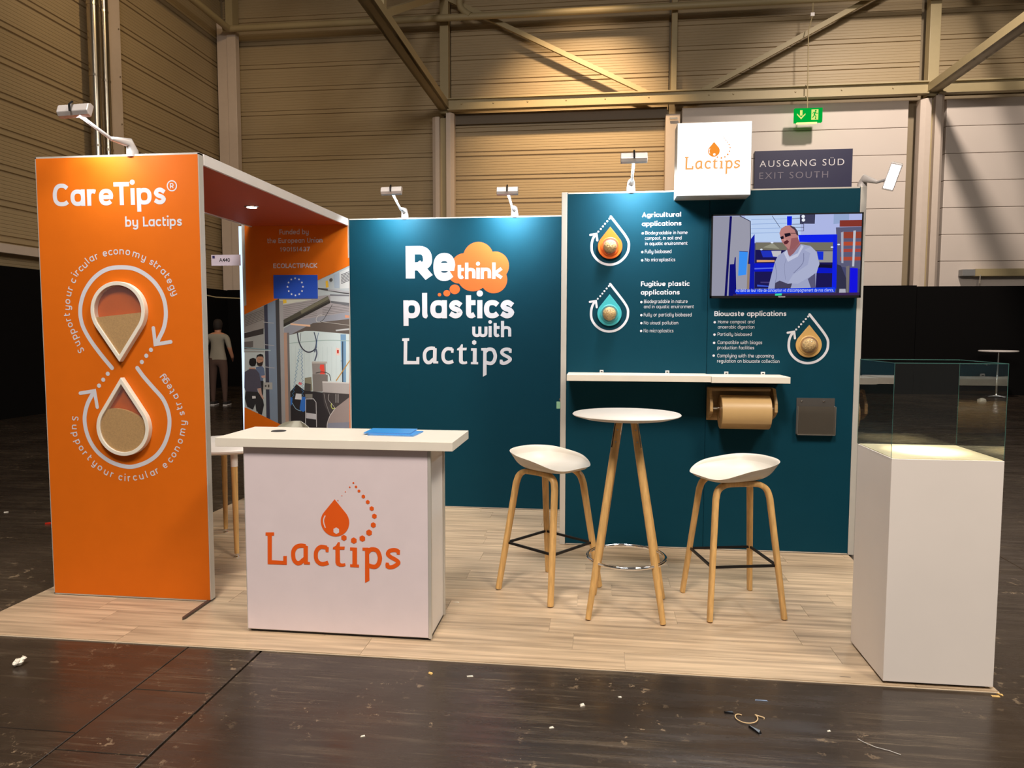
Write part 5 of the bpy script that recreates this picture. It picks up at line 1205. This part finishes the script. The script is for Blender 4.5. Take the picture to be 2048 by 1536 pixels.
# ================================================================ visitor in the dark part of the hall
def person(loc, rz):
    t = thing('person', 'person in grey T-shirt and brown trousers seen from behind in the dark hall', 'person', loc)
    V = [((0, 0, .98), .165), ((0, .0, 1.15), .15), ((0, .0, 1.32), .175), ((0, .01, 1.43), .12), ((0, .02, 1.50), .062), ((0, .05, 1.57), .075), ((0, .06, 1.66), .092), ((0, .055, 1.70), .075),
         ((.10, 0, .90), .115), ((.12, .0, .50), .075), ((.13, -.01, .28), .062), ((.13, -.02, .08), .045), ((.135, .08, .035), .038), ((.14, .15, .03), .03),
         ((-.10, 0, .90), .115), ((-.12, .02, .50), .075), ((-.13, .03, .28), .062), ((-.13, .02, .08), .045), ((-.135, .12, .035), .038), ((-.14, .19, .03), .03),
         ((.19, 0, 1.41), .075), ((.25, -.01, 1.18), .05), ((.26, .10, 1.0), .038), ((.22, .2, .96), .03),
         ((-.19, 0, 1.41), .075), ((-.26, -.02, 1.16), .05), ((-.24, -.04, .93), .037), ((-.22, -.03, .86), .03)]
    E_ = [(0, 1), (1, 2), (2, 3), (3, 4), (4, 5), (5, 6), (6, 7), (0, 8), (8, 9), (9, 10), (10, 11), (11, 12), (12, 13), (0, 14), (14, 15), (15, 16), (16, 17), (17, 18), (18, 19), (3, 20), (20, 21), (21, 22), (22, 23), (3, 24), (24, 25), (25, 26), (26, 27)]
    R_ = [r for _, r in V]; pts = [p for p, _ in V]
    for base, dx in ((23, 1), (27, -1)):          # fingers and thumb on each hand
        b0 = Vector(pts[base]); dirs = ((0.010, .2), (.003, .1), (-.006, 0), (-.013, -.1))
        fwd = Vector((0, .9, -.4)) if base == 23 else Vector((0, .15, -1)); fwd.normalize(); sidev = Vector((0, .3, .7)).normalized() if base == 23 else Vector((0, 1, .1))
        for k, (o_, _) in enumerate(dirs):
            L_ = (.075, .085, .08, .065)[k]; i0 = len(pts)
            pts += [tuple(b0+fwd*.035+sidev*(.03-.02*k)), tuple(b0+fwd*(.035+L_)+sidev*(.032-.021*k)+Vector((-.02*dx, 0, 0)))]; R_ += [.0095, .007]; E_ += [(base, i0), (i0, i0+1)]
        i0 = len(pts); pts += [tuple(b0+sidev*.035+Vector((-.02*dx, 0, 0))), tuple(b0+sidev*.06+fwd*.04+Vector((-.03*dx, 0, 0)))]; R_ += [.011, .008]; E_ += [(base, i0), (i0, i0+1)]
    me = bpy.data.meshes.new('body'); me.from_pydata(pts, E_, []); o = bpy.data.objects.new('body', me); COL.objects.link(o)
    sk = o.modifiers.new('skin', 'SKIN'); sk.use_smooth_shade = True; sb = o.modifiers.new('sub', 'SUBSURF'); sb.levels = sb.render_levels = 2
    for i, r in enumerate(R_): me.skin_vertices[0].data[i].radius = (r, r*(.72 if i < 3 else .9))
    me.skin_vertices[0].data[0].use_root = True
    dg = bpy.context.evaluated_depsgraph_get(); m2 = bpy.data.meshes.new_from_object(o.evaluated_get(dg)); bpy.data.objects.remove(o)
    skin = mat('skin', (186, 130, 100), .6); tee = mat('grey_tee', (150, 142, 126), .9); tro = mat('brown_trousers', (84, 62, 52), .9)
    m2.materials.clear()
    for q in (skin, tee, tro): m2.materials.append(q)
    for p in m2.polygons:
        c = p.center; ax = abs(c.x)
        k = 0
        if c.z < .97 and not (ax > .2 and c.z > .70): k = 2
        elif .97 <= c.z < 1.475 and not (ax > .215 and c.z < 1.2): k = 1
        p.material_index = k
    b_ = bpy.data.objects.new('body', m2); COL.objects.link(b_); b_.parent = t
    q = MB(); q.lathe([(0, 1.785), (.05, 1.778), (.085, 1.745), (.1, 1.69), (.099, 1.63), (.088, 1.585), (.075, 1.565)], (0, 0, 0), 20)
    q.v = [(x*.92, y_*1.08+.045 if z > 1.64 or y_ < .02 else y_*.85+.03, z) for x, y_, z in q.v]
    o = MB(); o.v = [(x+loc[0], y_+loc[1], z+loc[2]) for x, y_, z in q.v]; o.f = q.f; o.m = q.m; o.build('hair', mat('dark_hair', (36, 26, 20), .8), t, smooth=True, angle=80)
    q = MB(); q.box(loc[0]-.15, loc[0]+.15, loc[1]-.03, loc[1]+.03, loc[2]+.96, loc[2]+.985); q.build('belt', M_BLACK, t)
    for sx, dy in ((.137, .08), (-.137, .12)):
        q = MB(); q.box(loc[0]+sx-.045, loc[0]+sx+.045, loc[1]+dy-.14, loc[1]+dy+.13, loc[2], loc[2]+.022, M_WHITE); q.box(loc[0]+sx-.042, loc[0]+sx+.042, loc[1]+dy-.135, loc[1]+dy+.10, loc[2]+.022, loc[2]+.085, mat('dark_shoe', (40, 34, 30), .7)); q.build('shoe', None, t, bev=.015, seg=3)
    for ch in t.children: ch.visible_shadow = True
    t.rotation_euler = (0, 0, rz); return t
person((-4.68, 10.35, FZ), rad(8))
t = thing('transport_crate', 'dark blue crate standing in shadow beside the person', 'crate', (-4.2, 11.3, FZ))
q = MB(); q.box(-4.45, -3.4, 11.0, 11.7, .25, .95); q.build('crate_body', mat('blue_crate', (24, 26, 120), .5), t, bev=.03)
for x in (-4.3, -3.55):
    MB().lathe([(0, -.03), (.12, -.03), (.12, .03), (0, .03)], (x, 11.1, .125), 20, axis='y').build('wheel', M_BLACKP, t)
t = thing('tan_cord', 'slack tan cord hung across the black screen left of the back panel', 'cord', (-4.6, 12, 2.1))
MB().tube([(-7.12, 11.9, 2.6), (-6.2, 12.0, 2.42), (-5.6, 12.0, 2.30), (-5.0, 12.0, 2.27), (-4.5, 12.0, 2.2), (-4.0, 12, 2.14), (-3.2, 12, 2.2)], .014, 6).build('cord', M_CREAM, t)

# ================================================================ litter on the hall floor
def bit(kind, x, y_, m, sx, sy, sz, rot, label, cat, group=None):
    o = MB(); n = random.Random(hash((round(x*100), round(y_*100))) % 1000); vs_ = []
    for (a, b_, c) in ((-1, -1, 0), (1, -1, 0), (1, 1, 0), (-1, 1, 0), (-.8, -.7, 1), (.9, -.9, .7), (.7, .9, 1), (-1, .8, .6)):
        X, Y = a*sx/2*n.uniform(.8, 1.1), b_*sy/2*n.uniform(.7, 1.1); vs_.append((x+X*cos(rot)-Y*sin(rot), y_+X*sin(rot)+Y*cos(rot), FZ+.0005+c*sz))
    o.add(vs_, [(3, 2, 1, 0), (4, 5, 6, 7), (0, 1, 5, 4), (1, 2, 6, 5), (2, 3, 7, 6), (3, 0, 4, 7)])
    r = o.build(kind, m, None); r['label'] = label; r['category'] = cat
    if group: r['group'] = group
    return r
PW = mat('scrap_white', (236, 230, 214), .7); PCH = mat('wood_chip_tan', (222, 182, 110), .7)
# crumpled paper: lump
o = MB(); n = random.Random(3); NV = 12
for k_, (cx, cy, cz, r) in enumerate(((.505, -.862, .012, .018), (.487, -.856, .010, .015), (.512, -.845, .022, .013), (.495, -.87, .008, .012))):
    o.lathe([(0, -r), (r*.6*n.uniform(.8, 1.3), -r*.7), (r*n.uniform(.8, 1.2), 0), (r*.7*n.uniform(.7, 1.3), r*.6), (0, r)], (cx, cy, cz), 7)
o.v = [(a+n.uniform(-.003, .003), b_+n.uniform(-.003, .003), max(FZ+.0003, c+n.uniform(-.002, .002))) for a, b_, c in o.v]
tag(o.build('crumpled_paper', PW, None), 'crumpled white scrap of paper on the dark floor, bottom left of the booth', 'paper scrap')
bit('foam_chip', 2.402, -.696, PCH, .022, .012, .006, -.5, 'small tan chip on the dark floor below the counter corner', 'chip')
bit('foam_chip', 2.584, -.702, PW, .03, .008, .004, .1, 'thin white flake just right of the tan chip', 'chip')
bit('foam_chip', 3.09, -.895, PW, .02, .013, .008, .3, 'white flake on the dark floor below the bar table', 'chip')
bit('foam_chip', 2.975, -1.079, PW, .018, .008, .004, .3, 'white crumb nearest the camera below the bar table', 'chip')
bit('foam_chip', 2.264, -1.229, PW, .018, .006, .004, .4, 'white splinter on the dark floor at the bottom edge', 'chip')
bit('foam_chip', 3.246, -.805, PW, .016, .006, .003, 0, 'tiny white flake left of the black plastic pieces', 'chip')
bit('foam_chip', 4.043, -.971, PW, .014, .008, .004, .3, 'white crumb between the tan cord loop and the thin wire', 'chip')
bit('wood_splinter', 4.832, -.600, PCH, .034, .010, .004, -.1, 'pale wood splinter at the pedestal foot, the longer of two', 'splinter')
bit('wood_splinter', 4.858, -.582, PCH, .026, .010, .005, -.9, 'pale wood splinter leaning over the longer one', 'splinter')
bit('tape_strip', 3.837, -.76, mat('blue_grey_tape', (110, 126, 150), .4), .055, .007, .003, -.06, 'blue-grey strip on the dark floor above the cord loop', 'strip')
bit('plastic_clip', 3.682, -.881, M_BLACKP, .038, .012, .008, -.05, 'short black plastic clip left of the cord loop', 'clip')
bit('plastic_clip', 3.760, -1.000, M_BLACKP, .062, .016, .010, -1.0, 'long black plastic clip below the cord loop', 'clip')
bit('red_scrap', -1.22, 1.422, mat('red_plastic', (190, 40, 20), .4), .05, .03, .012, .2, 'red scrap on the dark floor left of the orange panel', 'scrap')
bit('foam_chip', -1.854, 1.715, PW, .035, .02, .006, .2, 'white flake at the left edge of the picture beyond the red scrap', 'chip')
bit('foam_chip', 11.6, 13.5, PW, .16, .1, .08, .2, 'white scrap on the floor far beyond the glass case', 'chip')
bit('foam_chip', 13.4, 13.6, PW, .2, .12, .1, .2, 'white scrap before the black screen at the right edge', 'chip')
tag(MB().tube([(3.715+.03*cos(a_)*1.0+.003*k, -.925+.036*sin(a_), FZ+.003+.0004*k) for k, a_ in enumerate([rad(60+i*22) for i in range(17)])]+[(3.79, -.895, FZ+.006), (3.815, -.905, FZ+.004), (3.812, -.915, FZ+.003)], .0022, 8).build('cord_loop', mat('tan_cord', (206, 176, 130), .5), None, smooth=True), 'curled tan cord end lying between the two black clips', 'cord')
tag(MB().tube([(4.135, -1.015, FZ+.002), (4.152, -1.042, FZ+.004), (4.18, -1.065, FZ+.003), (4.225, -1.085, FZ+.003), (4.255, -1.105, FZ+.002)], .0014, 8).build('thin_wire', mat('grey_wire', (190, 186, 180), .4), None, smooth=True), 'thin pale wire on the dark floor below the pedestal', 'wire')
bit('tape_strip', 4.248, -.512, mat('grey_tape', (130, 116, 98), .5), .045, .006, .001, -.05, 'short grey mark of tape on the vinyl floor by the pedestal', 'strip').location.z = .0085
bit('foam_chip', 2.352, .148, PW, .03, .006, .003, .1, 'white splinter on the vinyl floor right of the counter', 'chip').location.z = .0085
